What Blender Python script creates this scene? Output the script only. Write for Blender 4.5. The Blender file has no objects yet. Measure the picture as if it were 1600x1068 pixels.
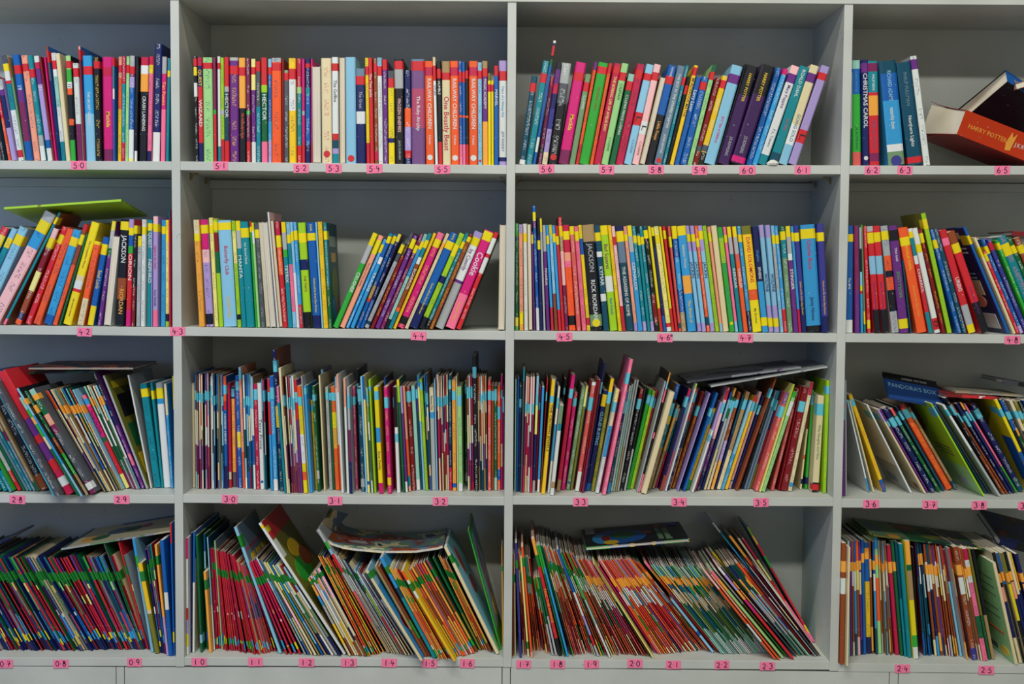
import bpy, math, random
from mathutils import Vector, Matrix
random.seed(7)
C = bpy.context.scene.collection

# ------------------------------------------------------------------ camera
CP = Vector((0.01386, -2.40358, 0.75501)); FPX = 1994.4
PT, YW, RL = 0.06018, -0.00397, 0.00725
def cam_axes():
    cp, sp = math.cos(PT), math.sin(PT); cy, sy = math.cos(YW), math.sin(YW); cr, sr = math.cos(RL), math.sin(RL)
    f = Vector((sy*cp, cy*cp, -sp)); r = Vector((cy, -sy, 0)); u = r.cross(f)
    return cr*r + sr*u, -sr*r + cr*u, f
RT, UP, FW = cam_axes()
cd = bpy.data.cameras.new('camera'); cam = bpy.data.objects.new('camera', cd); C.objects.link(cam)
cd.sensor_width = 36; cd.lens = FPX*36/1600; cd.clip_start = 0.05; cd.clip_end = 50
m = Matrix.Identity(4)
for i in range(3):
    m[i][0], m[i][1], m[i][2], m[i][3] = RT[i], UP[i], -FW[i], CP[i]
cam.matrix_world = m
bpy.context.scene.camera = cam

# ------------------------------------------------------------------ world, lights, exposure
sc = bpy.context.scene
sc.view_settings.view_transform = 'Standard'; sc.view_settings.look = 'None'
sc.view_settings.gamma = 1; sc.view_settings.use_curve_mapping = False
sc.view_settings.exposure = 0.0
w = bpy.data.worlds.new('room_light'); sc.world = w; w.use_nodes = True
bg = w.node_tree.nodes['Background']; bg.inputs[0].default_value = (1.0, 0.985, 0.95, 1); bg.inputs[1].default_value = 0.13
def area(name, loc, target, sx, sy, power, col):
    d = bpy.data.lights.new(name, 'AREA'); d.shape = 'RECTANGLE'; d.size = sx; d.size_y = sy; d.energy = power; d.color = col
    o = bpy.data.objects.new(name, d); C.objects.link(o); o.location = loc
    o.rotation_euler = (Vector(target)-Vector(loc)).to_track_quat('-Z', 'Y').to_euler()
    return o
area('tube_light', (-0.25, -2.15, 3.75), (0, 0, 0.6), 2.4, 0.07, 88, (1.0, 0.985, 0.90))
area('tube_light', (-0.35, -3.1, 2.45), (0, 0, 0.6), 2.4, 0.07, 50, (1.0, 0.97, 0.88))
area('fill_light', (-1.9, -1.5, 0.9), (-0.95, 0, 0.6), 1.0, 1.1, 7.5, (0.20, 0.42, 1.0))  # soft bluish window daylight from the left
area('fill_light', (1.2, -4.2, 0.9), (0.3, 0, 0.4), 2.4, 1.2, 7, (1.0, 0.94, 0.82))  # added warm front fill that brightens the back panels; not a real window

# ------------------------------------------------------------------ pixel to world
def ray(px, py): return FW + RT*((px-800)/FPX) - UP*((py-534)/FPX)
def at_y(px, py, y):
    d = ray(px, py); return CP + d*((y-CP.y)/d.y)
def at_z(px, py, z):
    d = ray(px, py); return CP + d*((z-CP.z)/d.z)

# ------------------------------------------------------------------ colours
COL = dict(rd=(205,38,48), dr=(128,20,28), cr=(190,28,72), mg=(208,28,118), pk=(238,112,150), lp=(238,186,190), pc=(238,158,128),
 sa=(214,92,88), rs=(176,70,105), mv=(118,78,132), or_=(236,92,40), lo=(240,168,66), ro=(196,58,22), g2=(34,128,50), dp=(58,26,82), ye=(232,212,22), gy=(238,196,34), ly=(232,224,128),
 cm=(222,208,166), wh=(218,224,222), gr=(168,174,176), sl=(102,128,152), dg=(78,84,92), bk=(20,22,30), bn=(146,72,34), tn=(166,138,94),
 lb=(134,192,222), sb=(50,152,212), bl=(18,92,172), nb=(20,32,92), vi=(56,56,140), tl=(10,132,146), dt=(6,72,96), cy=(96,192,214),
 gn=(48,168,56), dn=(18,98,58), lg=(158,204,34), pg=(156,212,138), mt=(146,200,186), sg=(112,148,108), ol=(118,118,40),
 pu=(104,44,130), li=(168,150,208), pl=(122,34,84))
CN = dict(g2='green', dp='dark purple', ro="orange red", rd='red', dr='dark red', cr='crimson', mg='magenta', pk='pink', lp='pale pink', pc='peach', sa='salmon', rs='dusky pink', mv='mauve',
 or_='orange', lo='light orange', ye='yellow', gy='golden yellow', ly='pale yellow', cm='cream', wh='white', gr='light grey', sl='slate blue',
 dg='dark grey', bk='black', bn='brown', tn='tan', lb='light blue', sb='sky blue', bl='blue', nb='navy', vi='violet blue', tl='teal',
 dt='dark teal', cy='cyan', gn='green', dn='dark green', lg='lime green', pg='pale green', mt='mint', sg='sage green', ol='olive',
 pu='purple', li='lilac', pl='plum')
COL['or'] = COL['or_']; CN['or'] = 'orange'
def lin(c):
    c = c/255.0
    return c/12.92 if c <= 0.04045 else ((c+0.055)/1.055)**2.4
LC = {k: tuple(lin(x) for x in v) for k, v in COL.items()}
def col(code, j=0.0):
    c = LC[code]
    if j:
        s = 1+random.uniform(-j, j); return (min(1, c[0]*s*(1+random.uniform(-j, j)*.5)), min(1, c[1]*s), min(1, c[2]*s*(1+random.uniform(-j, j)*.5)), 1)
    return (*c, 1)

# ------------------------------------------------------------------ materials
def new_mat(name):
    mt = bpy.data.materials.new(name); mt.use_nodes = True
    return mt, mt.node_tree, mt.node_tree.nodes['Principled BSDF']
def link(nt, a, b): nt.links.new(a, b)
def math_node(nt, op, a, b=None):
    n = nt.nodes.new('ShaderNodeMath'); n.operation = op
    for i, v in enumerate((a, b)):
        if v is None: continue
        if isinstance(v, (int, float)): n.inputs[i].default_value = v
        else: nt.links.new(v, n.inputs[i])
    return n.outputs[0]
# printed covers: colour bands come with the mesh, small print is noise lettering
COVER, nt, bs = new_mat('printed_cover')
a1 = nt.nodes.new('ShaderNodeAttribute'); a1.attribute_name = 'Col'
a2 = nt.nodes.new('ShaderNodeAttribute'); a2.attribute_name = 'Ink'
uv = nt.nodes.new('ShaderNodeUVMap'); uv.uv_map = 'UVMap'
mp = nt.nodes.new('ShaderNodeVectorMath'); mp.operation = 'MULTIPLY'; mp.inputs[1].default_value = (3.6, 620, 1); link(nt, uv.outputs[0], mp.inputs[0])
nz = nt.nodes.new('ShaderNodeTexNoise'); nz.inputs['Scale'].default_value = 1.0; nz.inputs['Detail'].default_value = 1; link(nt, mp.outputs[0], nz.inputs['Vector'])
sx = nt.nodes.new('ShaderNodeSeparateXYZ'); link(nt, uv.outputs[0], sx.inputs[0])
mid = math_node(nt, 'LESS_THAN', math_node(nt, 'ABSOLUTE', math_node(nt, 'SUBTRACT', sx.outputs[0], 0.5)), 0.24)
msk = math_node(nt, 'MULTIPLY', math_node(nt, 'GREATER_THAN', nz.outputs[0], 0.545), mid)
mp2 = nt.nodes.new('ShaderNodeVectorMath'); mp2.operation = 'MULTIPLY'; mp2.inputs[1].default_value = (.05, 34, 1); link(nt, uv.outputs[0], mp2.inputs[0])
nz2 = nt.nodes.new('ShaderNodeTexNoise'); nz2.inputs['Scale'].default_value = 1.0; nz2.inputs['Detail'].default_value = 0; link(nt, mp2.outputs[0], nz2.inputs['Vector'])
msk = math_node(nt, 'MULTIPLY', msk, math_node(nt, 'GREATER_THAN', nz2.outputs[0], 0.47))
msk = math_node(nt, 'MULTIPLY', math_node(nt, 'MULTIPLY', msk, a2.outputs['Alpha']), 0.6)
mx = nt.nodes.new('ShaderNodeMix'); mx.data_type = 'RGBA'; link(nt, msk, mx.inputs[0]); link(nt, a1.outputs['Color'], mx.inputs[6]); link(nt, a2.outputs['Color'], mx.inputs[7])
# worn, scuffed print
tc = nt.nodes.new('ShaderNodeTexCoord')
wn = nt.nodes.new('ShaderNodeTexNoise'); wn.inputs['Scale'].default_value = 170; wn.inputs['Detail'].default_value = 4; link(nt, tc.outputs['Object'], wn.inputs['Vector'])
wf = math_node(nt, 'MULTIPLY', math_node(nt, 'GREATER_THAN', wn.outputs[0], 0.71), 0.35)
mw = nt.nodes.new('ShaderNodeMix'); mw.data_type = 'RGBA'; link(nt, wf, mw.inputs[0]); link(nt, mx.outputs[2], mw.inputs[6]); mw.inputs[7].default_value = (0.62, 0.60, 0.55, 1)
link(nt, mw.outputs[2], bs.inputs['Base Color']); bs.inputs['Roughness'].default_value = 0.38; bs.inputs['Specular IOR Level'].default_value = 0.35
# picture covers of the books lying on top: patches of printed colour
def art_mat(name, cols, scale=22):
    mt, nt, bs = new_mat(name)
    tc = nt.nodes.new('ShaderNodeTexCoord'); v = nt.nodes.new('ShaderNodeTexNoise'); v.inputs['Scale'].default_value = scale; v.inputs['Detail'].default_value = 5
    link(nt, tc.outputs['Object'], v.inputs['Vector'])
    r = nt.nodes.new('ShaderNodeValToRGB'); r.color_ramp.interpolation = 'CONSTANT'
    el = r.color_ramp.elements
    while len(el) < len(cols): el.new(0.5)
    for i, c in enumerate(cols):
        el[i].position = 0 if i == 0 else 0.36+0.28*(i-1)/max(1, len(cols)-2); el[i].color = (*LC[c], 1)
    link(nt, v.outputs[0], r.inputs[0]); link(nt, r.outputs[0], bs.inputs['Base Color']); bs.inputs['Roughness'].default_value = 0.4
    return mt
# page edges
PAGES, nt, bs = new_mat('paper_edges')
tc = nt.nodes.new('ShaderNodeTexCoord'); pm = nt.nodes.new('ShaderNodeMapping'); pm.inputs['Scale'].default_value = (2200, 6, 6); link(nt, tc.outputs['Object'], pm.inputs[0])
pn = nt.nodes.new('ShaderNodeTexNoise'); pn.inputs['Scale'].default_value = 1; link(nt, pm.outputs[0], pn.inputs['Vector'])
pr = nt.nodes.new('ShaderNodeValToRGB'); pr.color_ramp.elements[0].position = .35; pr.color_ramp.elements[1].position = .6
pr.color_ramp.elements[0].color = (.46, .41, .32, 1); pr.color_ramp.elements[1].color = (.76, .70, .58, 1)
link(nt, pn.outputs[0], pr.inputs[0])
oi = nt.nodes.new('ShaderNodeObjectInfo'); hv = nt.nodes.new('ShaderNodeHueSaturation'); link(nt, pr.outputs[0], hv.inputs['Color'])
link(nt, math_node(nt, 'ADD', math_node(nt, 'MULTIPLY', oi.outputs['Random'], 0.45), 0.75), hv.inputs['Value'])
link(nt, hv.outputs[0], bs.inputs['Base Color']); bs.inputs['Roughness'].default_value = 0.85
# painted board
PAINT, nt, bs = new_mat('grey_white_paint')
tc = nt.nodes.new('ShaderNodeTexCoord')
n1 = nt.nodes.new('ShaderNodeTexNoise'); n1.inputs['Scale'].default_value = 9; n1.inputs['Detail'].default_value = 5; link(nt, tc.outputs['Object'], n1.inputs['Vector'])
r1 = nt.nodes.new('ShaderNodeValToRGB'); r1.color_ramp.elements[0].position = .3; r1.color_ramp.elements[1].position = .7
r1.color_ramp.elements[0].color = (.47, .50, .465, 1); r1.color_ramp.elements[1].color = (.55, .58, .545, 1); link(nt, n1.outputs[0], r1.inputs[0])
n2 = nt.nodes.new('ShaderNodeTexNoise'); n2.inputs['Scale'].default_value = 38; n2.inputs['Detail'].default_value = 7; n2.inputs['Roughness'].default_value = .7; link(nt, tc.outputs['Object'], n2.inputs['Vector'])
s2 = nt.nodes.new('ShaderNodeValToRGB'); s2.color_ramp.elements[0].position = .655; s2.color_ramp.elements[1].position = .72; link(nt, n2.outputs[0], s2.inputs[0])
m3 = nt.nodes.new('ShaderNodeMix'); m3.data_type = 'RGBA'; link(nt, math_node(nt, 'MULTIPLY', s2.outputs[0], .7), m3.inputs[0]); link(nt, r1.outputs[0], m3.inputs[6]); m3.inputs[7].default_value = (.16, .15, .12, 1)
link(nt, m3.outputs[2], bs.inputs['Base Color']); bs.inputs['Roughness'].default_value = 0.5
bp = nt.nodes.new('ShaderNodeBump'); bp.inputs['Strength'].default_value = .08; bp.inputs['Distance'].default_value = .002; link(nt, n2.outputs[0], bp.inputs['Height']); link(nt, bp.outputs[0], bs.inputs['Normal'])
def flat(name, rgb, rough=.5):
    mt, nt, bs = new_mat(name)
    n = nt.nodes.new('ShaderNodeTexNoise'); n.inputs['Scale'].default_value = 60
    h = nt.nodes.new('ShaderNodeMix'); h.data_type = 'RGBA'; h.inputs[6].default_value = (*rgb, 1); h.inputs[7].default_value = (*[x*.86 for x in rgb], 1)
    tc = nt.nodes.new('ShaderNodeTexCoord'); link(nt, tc.outputs['Object'], n.inputs['Vector'])
    link(nt, n.outputs[0], h.inputs[0]); link(nt, h.outputs[2], bs.inputs['Base Color']); bs.inputs['Roughness'].default_value = rough
    return mt
INKM = {}
def ink_mat(code):
    if code not in INKM: INKM[code] = flat('print_'+CN[code].replace(' ', '_'), LC[code], .4)
    return INKM[code]
PINK = flat('pink_paper', (1.0, .22, .40), .8); MARK = flat('marker_ink', (.05, .012, .05), .5)
CLIP = flat('brass_clip', (.30, .22, .10), .4); FLOORM = flat('floor_tile', (.35, .33, .30), .6); WALLM = flat('wall_paint', (.5, .52, .5), .7)

# ------------------------------------------------------------------ helpers
def mesh_obj(name, vs, fs, mat, parent=None, cols=None, inks=None, uvs=None):
    me = bpy.data.meshes.new(name); me.from_pydata([tuple(v) for v in vs], [], fs)
    if cols is not None:
        ca = me.color_attributes.new('Col', 'FLOAT_COLOR', 'CORNER'); ia = me.color_attributes.new('Ink', 'FLOAT_COLOR', 'CORNER'); ul = me.uv_layers.new(name='UVMap')
        cb, ib, ub = [], [], []
        for k, f in enumerate(fs):
            for j, vi in enumerate(f):
                cb.extend(cols[k]); ib.extend(inks[k] if inks else (0, 0, 0, 0)); ub.extend(uvs[k][j] if uvs and uvs[k] else (0, 0))
        ca.data.foreach_set('color', cb); ia.data.foreach_set('color', ib); ul.data.foreach_set('uv', ub)
    me.materials.append(mat); me.update()
    o = bpy.data.objects.new(name, me); C.objects.link(o)
    if parent: o.parent = parent
    return o
BOXF = [(0,3,2,1),(4,5,6,7),(0,1,5,4),(1,2,6,5),(2,3,7,6),(3,0,4,7)]
def box_v(x0, x1, y0, y1, z0, z1):
    return [(x0,y0,z0),(x1,y0,z0),(x1,y1,z0),(x0,y1,z0),(x0,y0,z1),(x1,y0,z1),(x1,y1,z1),(x0,y1,z1)]
def box(name, x0, x1, y0, y1, z0, z1, mat, parent=None, bev=0):
    o = mesh_obj(name, box_v(x0,x1,y0,y1,z0,z1), BOXF, mat, parent)
    if bev:
        b = o.modifiers.new('edge', 'BEVEL'); b.width = bev; b.segments = 2
    return o
def empty(name, label, cat, group=None, M=None):
    o = bpy.data.objects.new(name, None); C.objects.link(o); o.empty_display_size = .02
    o['label'] = label; o['category'] = cat
    if group: o['group'] = group
    if M is not None: o.matrix_world = M
    return o

# ------------------------------------------------------------------ the bookcase
T = 0.0163; DEP = 0.25; FZ = -0.75
XU = [-0.62774-1.2, -0.62774, 0.0, 0.62476, 0.62476+0.62]          # uprights
ZTOP = 1.24225
# front top edge of each shelf board in the photograph's pixels: (x, y) at both ends
EDGE = {1: [((0,250.5),(268,252)), ((285,252),(790,258)), ((807,256.6),(1310,258.3)), ((1326,258.4),(1600,259))],
        2: [((0,508.5),(270,511.5)), ((286,511),(788,517.5)), ((803,517),(1304,521)), ((1319,521),(1600,523))],
        3: [((0,772),(271,773)), ((286,772),(787,776.2)), ((801,775),(1300,777.5)), ((1313,779.5),(1600,781))],
        4: [((0,1027),(271,1027.5)), ((286,1026.5),(786,1028.7)), ((799,1030),(1297,1033)), ((1311,1036),(1600,1039))]}
def shelf_z(row, bay, x):
    (xa, ya), (xb, yb) = EDGE[row][bay]
    A, B = at_y(xa, ya, 0), at_y(xb, yb, 0)
    return A.z + (B.z-A.z)*(x-A.x)/(B.x-A.x)
DL = [(0, 1042), (786, 1043), (850, 1044.5), (1300, 1049), (1600, 1054)]
DLW = [(at_y(*p, 0).x, at_y(*p, 0).z) for p in DL]
def door_z(x):
    if x <= DLW[0][0]: return DLW[0][1]
    for (xa, za), (xb, zb) in zip(DLW, DLW[1:]):
        if x <= xb: return za+(zb-za)*(x-xa)/(xb-xa)
    return DLW[-1][1]
case = empty('bookcase', 'built-in grey-white painted bookcase with open bays, shelf boards and cupboard doors below', 'bookcase')
for i, x in enumerate(XU):
    box('upright', x-T/2, x+T/2, 0, DEP, door_z(x)+.0012, ZTOP, PAINT, case, .0008)
    box('lower_upright', x-T/2, x+T/2, .0195, DEP, FZ, -.03, PAINT, case)
box('top_board', XU[0]-T/2, XU[4]+T/2, -.002, DEP, ZTOP, ZTOP+.03, PAINT, case, .0008)
box('back_panel', XU[0]-T/2, XU[4]+T/2, DEP, DEP+.006, FZ, ZTOP+.03, PAINT, case)
for row in (1, 2, 3, 4):
    for bay in range(4):
        x0, x1 = XU[bay]+T/2, XU[bay+1]-T/2
        z0, z1 = shelf_z(row, bay, x0), shelf_z(row, bay, x1)
        vs = [(x0,.0008,z0-T),(x1,.0008,z1-T),(x1,DEP,z1-T),(x0,DEP,z0-T),(x0,.0008,z0),(x1,.0008,z1),(x1,DEP,z1),(x0,DEP,z0)]
        o = mesh_obj('shelf_board', vs, BOXF, PAINT, case); b = o.modifiers.new('edge', 'BEVEL'); b.width = .0007; b.segments = 2
        if row == 1:
            zz = min(z0, z1)
            box('back_rail', x0, x1, DEP-.016, DEP, zz-T-.017, zz-T, PAINT, case, .0005)
            for (cx, sgn) in ((x0, 1), (x1, -1)):
                zc = (z0 if sgn == 1 else z1)-T
                for cy in (.07, .19):
                    vs = []
                    for q in range(7):
                        a = q/6*math.pi/2; rr = .013
                        for dy in (0, .010):
                            for th in (0, .0018):
                                r2 = rr-th
                                vs.append((cx+sgn*(.0135-r2*math.cos(a)), cy+dy, zc-.0135+r2*math.sin(a)))
                    fs = []
                    for q in range(6):
                        b0, b1 = q*4, q*4+4
                        fs += [(b0,b0+2,b1+2,b1),(b0+1,b1+1,b1+3,b0+3),(b0,b1,b1+1,b0+1),(b0+2,b0+3,b1+3,b1+2)]
                    mesh_obj('shelf_clip', vs, fs, CLIP, case)
# cupboard fronts under the lowest board
seams = [at_y(p, 1055, 0).x for p in (181, 194, 784.5, 797.5, 1390, 1404)]
ed = [XU[0]] + seams + [XU[4]]
for i in range(len(ed)-1):
    g = .0007; xa, xb = ed[i]+g, ed[i+1]-g
    nm = 'cupboard_stile' if i in (1, 3, 5) else 'cupboard_door'
    zb = FZ+.09
    vs = [(xa,.0012,zb),(xb,.0012,zb),(xb,.0003+.018,zb),(xa,.0003+.018,zb),(xa,.0012,door_z(xa)),(xb,.0012,door_z(xb)),(xb,.019,door_z(xb)),(xa,.019,door_z(xa))]
    o = mesh_obj(nm, vs, BOXF, PAINT, case); bb = o.modifiers.new('edge', 'BEVEL'); bb.width = .0005; bb.segments = 2
box('plinth', XU[0], XU[4], .03, .05, FZ, FZ+.09, PAINT, case)
o = box('floor', -3, 3, -4, .26, FZ-.02, FZ, FLOORM); o['kind'] = 'structure'
o = box('wall_back', -3, 3, DEP+.007, DEP+.10, FZ, 2.3, WALLM); o['kind'] = 'structure'

# ------------------------------------------------------------------ books
BOOKS = []     # (row, px of the foot centre, object, look)
NAMES = {1: ('paperback_book', 'paperback'), 2: ('paperback_book', 'paperback'), 3: ('story_reader', 'reader'), 4: ('picture_reader', 'booklet')}
GROUPS = {1: 'paperbacks on the top shelf', 2: 'paperbacks on the second shelf', 3: 'slim readers on the third shelf', 4: 'picture readers on the bottom shelf'}
FP = {}
def cover_mesh(name, t, h, dep, bands, ink, cover, inkon, row=1, mat=COVER, out=0.0, z0=0.0, parent=None, b=None, jit=.06):
    """U of spine and two boards, extruded over the bands; bands = [(code, end fraction)]"""
    b = b or min(.0007 if row < 3 else .00035, t*.18); r = min(.0016, t*.25); e = out
    sec = [(-e, dep), (-e, r), (t*.13, -e), (t*.87, -e), (t+e, r), (t+e, dep), (t-b, dep), (t-b, r+b), (t*.84, b), (t*.16, b), (b, r+b), (b, dep)]
    n = len(sec); zs = [z0+h*(1-f) for f in [0]+[q[1] for q in bands]]
    vs = [(x, y, z) for z in zs for (x, y) in sec]
    fs, cs, iks, uvs = [], [], [], []
    so = random.uniform(0, 9)
    cc = col(cover, jit)
    for k, (code, f) in enumerate(bands):
        c = col(code, jit); a, d = k*n, (k+1)*n
        for i in range(n):
            j = (i+1) % n
            fs.append((a+j, a+i, d+i, d+j))
            if i in (1, 2, 3):
                cs.append(c); iks.append((*LC[ink], 1.0 if (inkon and i == 2) else 0))
                u0, u1 = sec[i][0]/t, sec[j][0]/t
                uvs.append([(u1, zs[k]+so), (u0, zs[k]+so), (u0, zs[k+1]+so), (u1, zs[k+1]+so)])
            else:
                cs.append(cc); iks.append((0, 0, 0, 0)); uvs.append(None)
    for base, flip in ((0, 0), ((len(bands))*n, 1)):
        for i in range(5):
            q = (base+i, base+i+1, base+n-2-i, base+n-1-i)
            fs.append(q[::-1] if flip else q); cs.append(cc); iks.append((0, 0, 0, 0)); uvs.append(None)
    return mesh_obj(name, vs, fs, mat, parent, cs, iks, uvs)
def text_mesh(name, cu, parent):
    tmp = bpy.data.objects.new(name, cu); me = bpy.data.meshes.new_from_object(tmp)
    bpy.data.objects.remove(tmp); bpy.data.curves.remove(cu)
    me.name = name; o = bpy.data.objects.new(name, me); C.objects.link(o); o.parent = parent
    return o
def lettering(txt, t, h, p0, p1, code, parent, name='spine_lettering'):
    n = max(1, len(txt)); L = (p1-p0)*h
    size = min(L/(.58*n), t*.92); size = max(size, t*.35)
    cu = bpy.data.curves.new(name, 'FONT'); cu.body = txt; cu.size = size; cu.align_x = 'CENTER'; cu.align_y = 'CENTER'
    cu.resolution_u = 2; cu.extrude = .00008; cu.materials.append(ink_mat(code))
    cu.offset = size*.012
    o = text_mesh(name, cu, parent)
    sxx = max(.55, min(1.9, L/(.58*n*size)))
    o.matrix_local = Matrix(((0, 1, 0, t*.5), (0, 0, -1, -.0002), (-1, 0, 0, h*(1-(p0+p1)/2)), (0, 0, 0, 1))) @ Matrix.Diagonal((sxx, 1, 1, 1))
def disc(name, code, t, z, r, parent):
    vs, fs = [], []
    N = 14
    for y in (-.0003, .0002):
        for i in range(N): vs.append((t/2+r*math.cos(i/N*math.tau), y, z+r*math.sin(i/N*math.tau)))
    fs.append(tuple(range(N))); fs += [(i, i+N, (i+1) % N+N, (i+1) % N) for i in range(N)]
    mesh_obj(name, vs, fs, ink_mat(code), parent)
def prints(root, spec, place, name='cover_picture'):
    """flat printed shapes laid on a cover: R rectangle or E ellipse, corners as fractions, colour"""
    for k, item in enumerate(spec.split('+')):
        f = item.split(','); u0, v0, u1, v1 = map(float, f[1:5]); e = .00012*(k+1)
        if f[0] == 'R': pts = [(u0, v0), (u1, v0), (u1, v1), (u0, v1)]
        else: pts = [((u0+u1)/2+(u1-u0)/2*math.cos(q/16*math.tau), (v0+v1)/2+(v1-v0)/2*math.sin(q/16*math.tau)) for q in range(16)]
        n = len(pts); vs = [place(u, v, -.0001) for u, v in pts]+[place(u, v, e) for u, v in pts]
        fs = [tuple(range(n))[::-1], tuple(range(n, 2*n))]+[(i, (i+1) % n, (i+1) % n+n, i+n) for i in range(n)]
        mesh_obj(name, vs, fs, ink_mat(f[5]), root)
def lum(c): r, g, b = LC[c]; return .3*r+.6*g+.1*b
PEND = []
def make_book(row, bay, xb, xt, yt, wpx, foot, bands, tapes, opts):
    """works out where the book stands; it is built by settle() once its neighbours are known"""
    if foot is None or row < 3:
        y = random.uniform(.012, .024)+opts.get('in', 0)
        P = at_y(xb, 500, y); z = shelf_z(row, bay, P.x)
        for _ in range(3):
            v = Vector((P.x, y, z))-CP; py = 534-FPX*v.dot(UP)/v.dot(FW); P = at_y(xb, py, y)
    else:
        z = shelf_z(row, bay, at_y(xb, foot, 0).x); P = at_z(xb, foot, z); z = shelf_z(row, bay, P.x); P = at_z(xb, foot, z)
        y = max(-.035, min(.12, P.y)); P = at_y(xb, foot, y)
    P.z = z
    Q = at_y(xt, yt, y)
    a = math.atan2(Q.x-P.x, Q.z-P.z); h = math.hypot(Q.x-P.x, Q.z-P.z)
    mpp = (y-CP.y)/FPX
    t = max(.0020, wpx*mpp*math.cos(a)*(.975 if row < 3 else .95))
    PEND.append(dict(row=row, bay=bay, x=P.x, y=y, z=z, a=a, h=h, t=t, t0=t, a0=a, x0=P.x, xb=xb, wpx=wpx, bands=bands, tapes=tapes, opts=opts, mn=(.72 if row < 3 else (.5 if opts.get('seg') else .8))))
def settle():
    """push touching neighbours apart (a little thinner, turned or shifted) so that no two books share space, then build them"""
    rows = {}
    for b in PEND: rows.setdefault((b['row'], b['bay']), []).append(b)
    def edges(b):
        c, s = math.cos(b['a']), math.sin(b['a']); r = b['t']*s if s > 0 else 0
        L0 = (b['x'], b['z']+r); L1 = (L0[0]+b['h']*s, L0[1]+b['h']*c)
        R0 = (L0[0]+b['t']*c, L0[1]-b['t']*s); R1 = (L1[0]+b['t']*c, L1[1]-b['t']*s)
        return L0, L1, R0, R1
    def side(p, q, pt):          # how far pt lies to the right of the line p-q
        dx, dz = q[0]-p[0], q[1]-p[1]; n = math.hypot(dx, dz)
        return ((pt[0]-p[0])*dz-(pt[1]-p[1])*dx)/n
    for (row, bay), bs in rows.items():
        bs.sort(key=lambda b: b['x'])
        xl, xr = XU[bay]+T/2+.0004, XU[bay+1]-T/2-.0004
        for it in range(600):
            worst = 0
            for i, b in enumerate(bs):
                for j in (i+1, i+2):
                    if j >= len(bs): break
                    c = bs[j]
                    L0, L1, R0, R1 = edges(b); l0, l1, r0, r1 = edges(c)
                    pen = []
                    for pt, kind in ((R0, 'b'), (R1, 't')):
                        if pt[1] <= l1[1]: pen.append((side(l0, l1, pt), kind))
                    if l1[1] < R1[1]: pen.append((-side(R0, R1, l1), 't'))
                    pen.append((-side(R0, R1, l0) if l0[1] >= R0[1] else side(l0, l1, R0), 'b'))
                    for p, kind in pen:
                        p += .00045
                        if p <= 0: continue
                        worst = max(worst, p)
                        thin_b = max(b['t0']*b['mn'], .0015); thin_c = max(c['t0']*c['mn'], .0015)
                        b['t'] = max(thin_b, b['t']-p*.25); c['t'] = max(thin_c, c['t']-p*.12)
                        if kind == 't':
                            lim = .11
                            b['a'] = max(b['a0']-lim, b['a']-p*.38/b['h']); c['a'] = min(c['a0']+lim, c['a']+p*.38/c['h'])
                        else:
                            lim = .012
                            b['x'] = max(b['x0']-lim, b['x']-p*.3); c['x'] = min(c['x0']+lim, c['x']+p*.3)
                L0, L1, R0, R1 = edges(b)
                if xl > L0[0] : b['x'] += xl-L0[0]
                if L1[0] < xl and bay > 0: b['a'] += (xl-L1[0])/b['h']
                if max(R0[0], R1[0]) > xr and bay < 3:
                    if R1[0] > xr: b['a'] -= (R1[0]-xr)/b['h']
                    if R0[0] > xr: b['x'] -= R0[0]-xr; b['x0'] = min(b['x0'], b['x'])
                if min(L0[0], L1[0]) < xl and bay > 0: b['x'] += max(0, xl-L0[0])
            if worst < .00005: break
        for b in bs: build_book(b)
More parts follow.
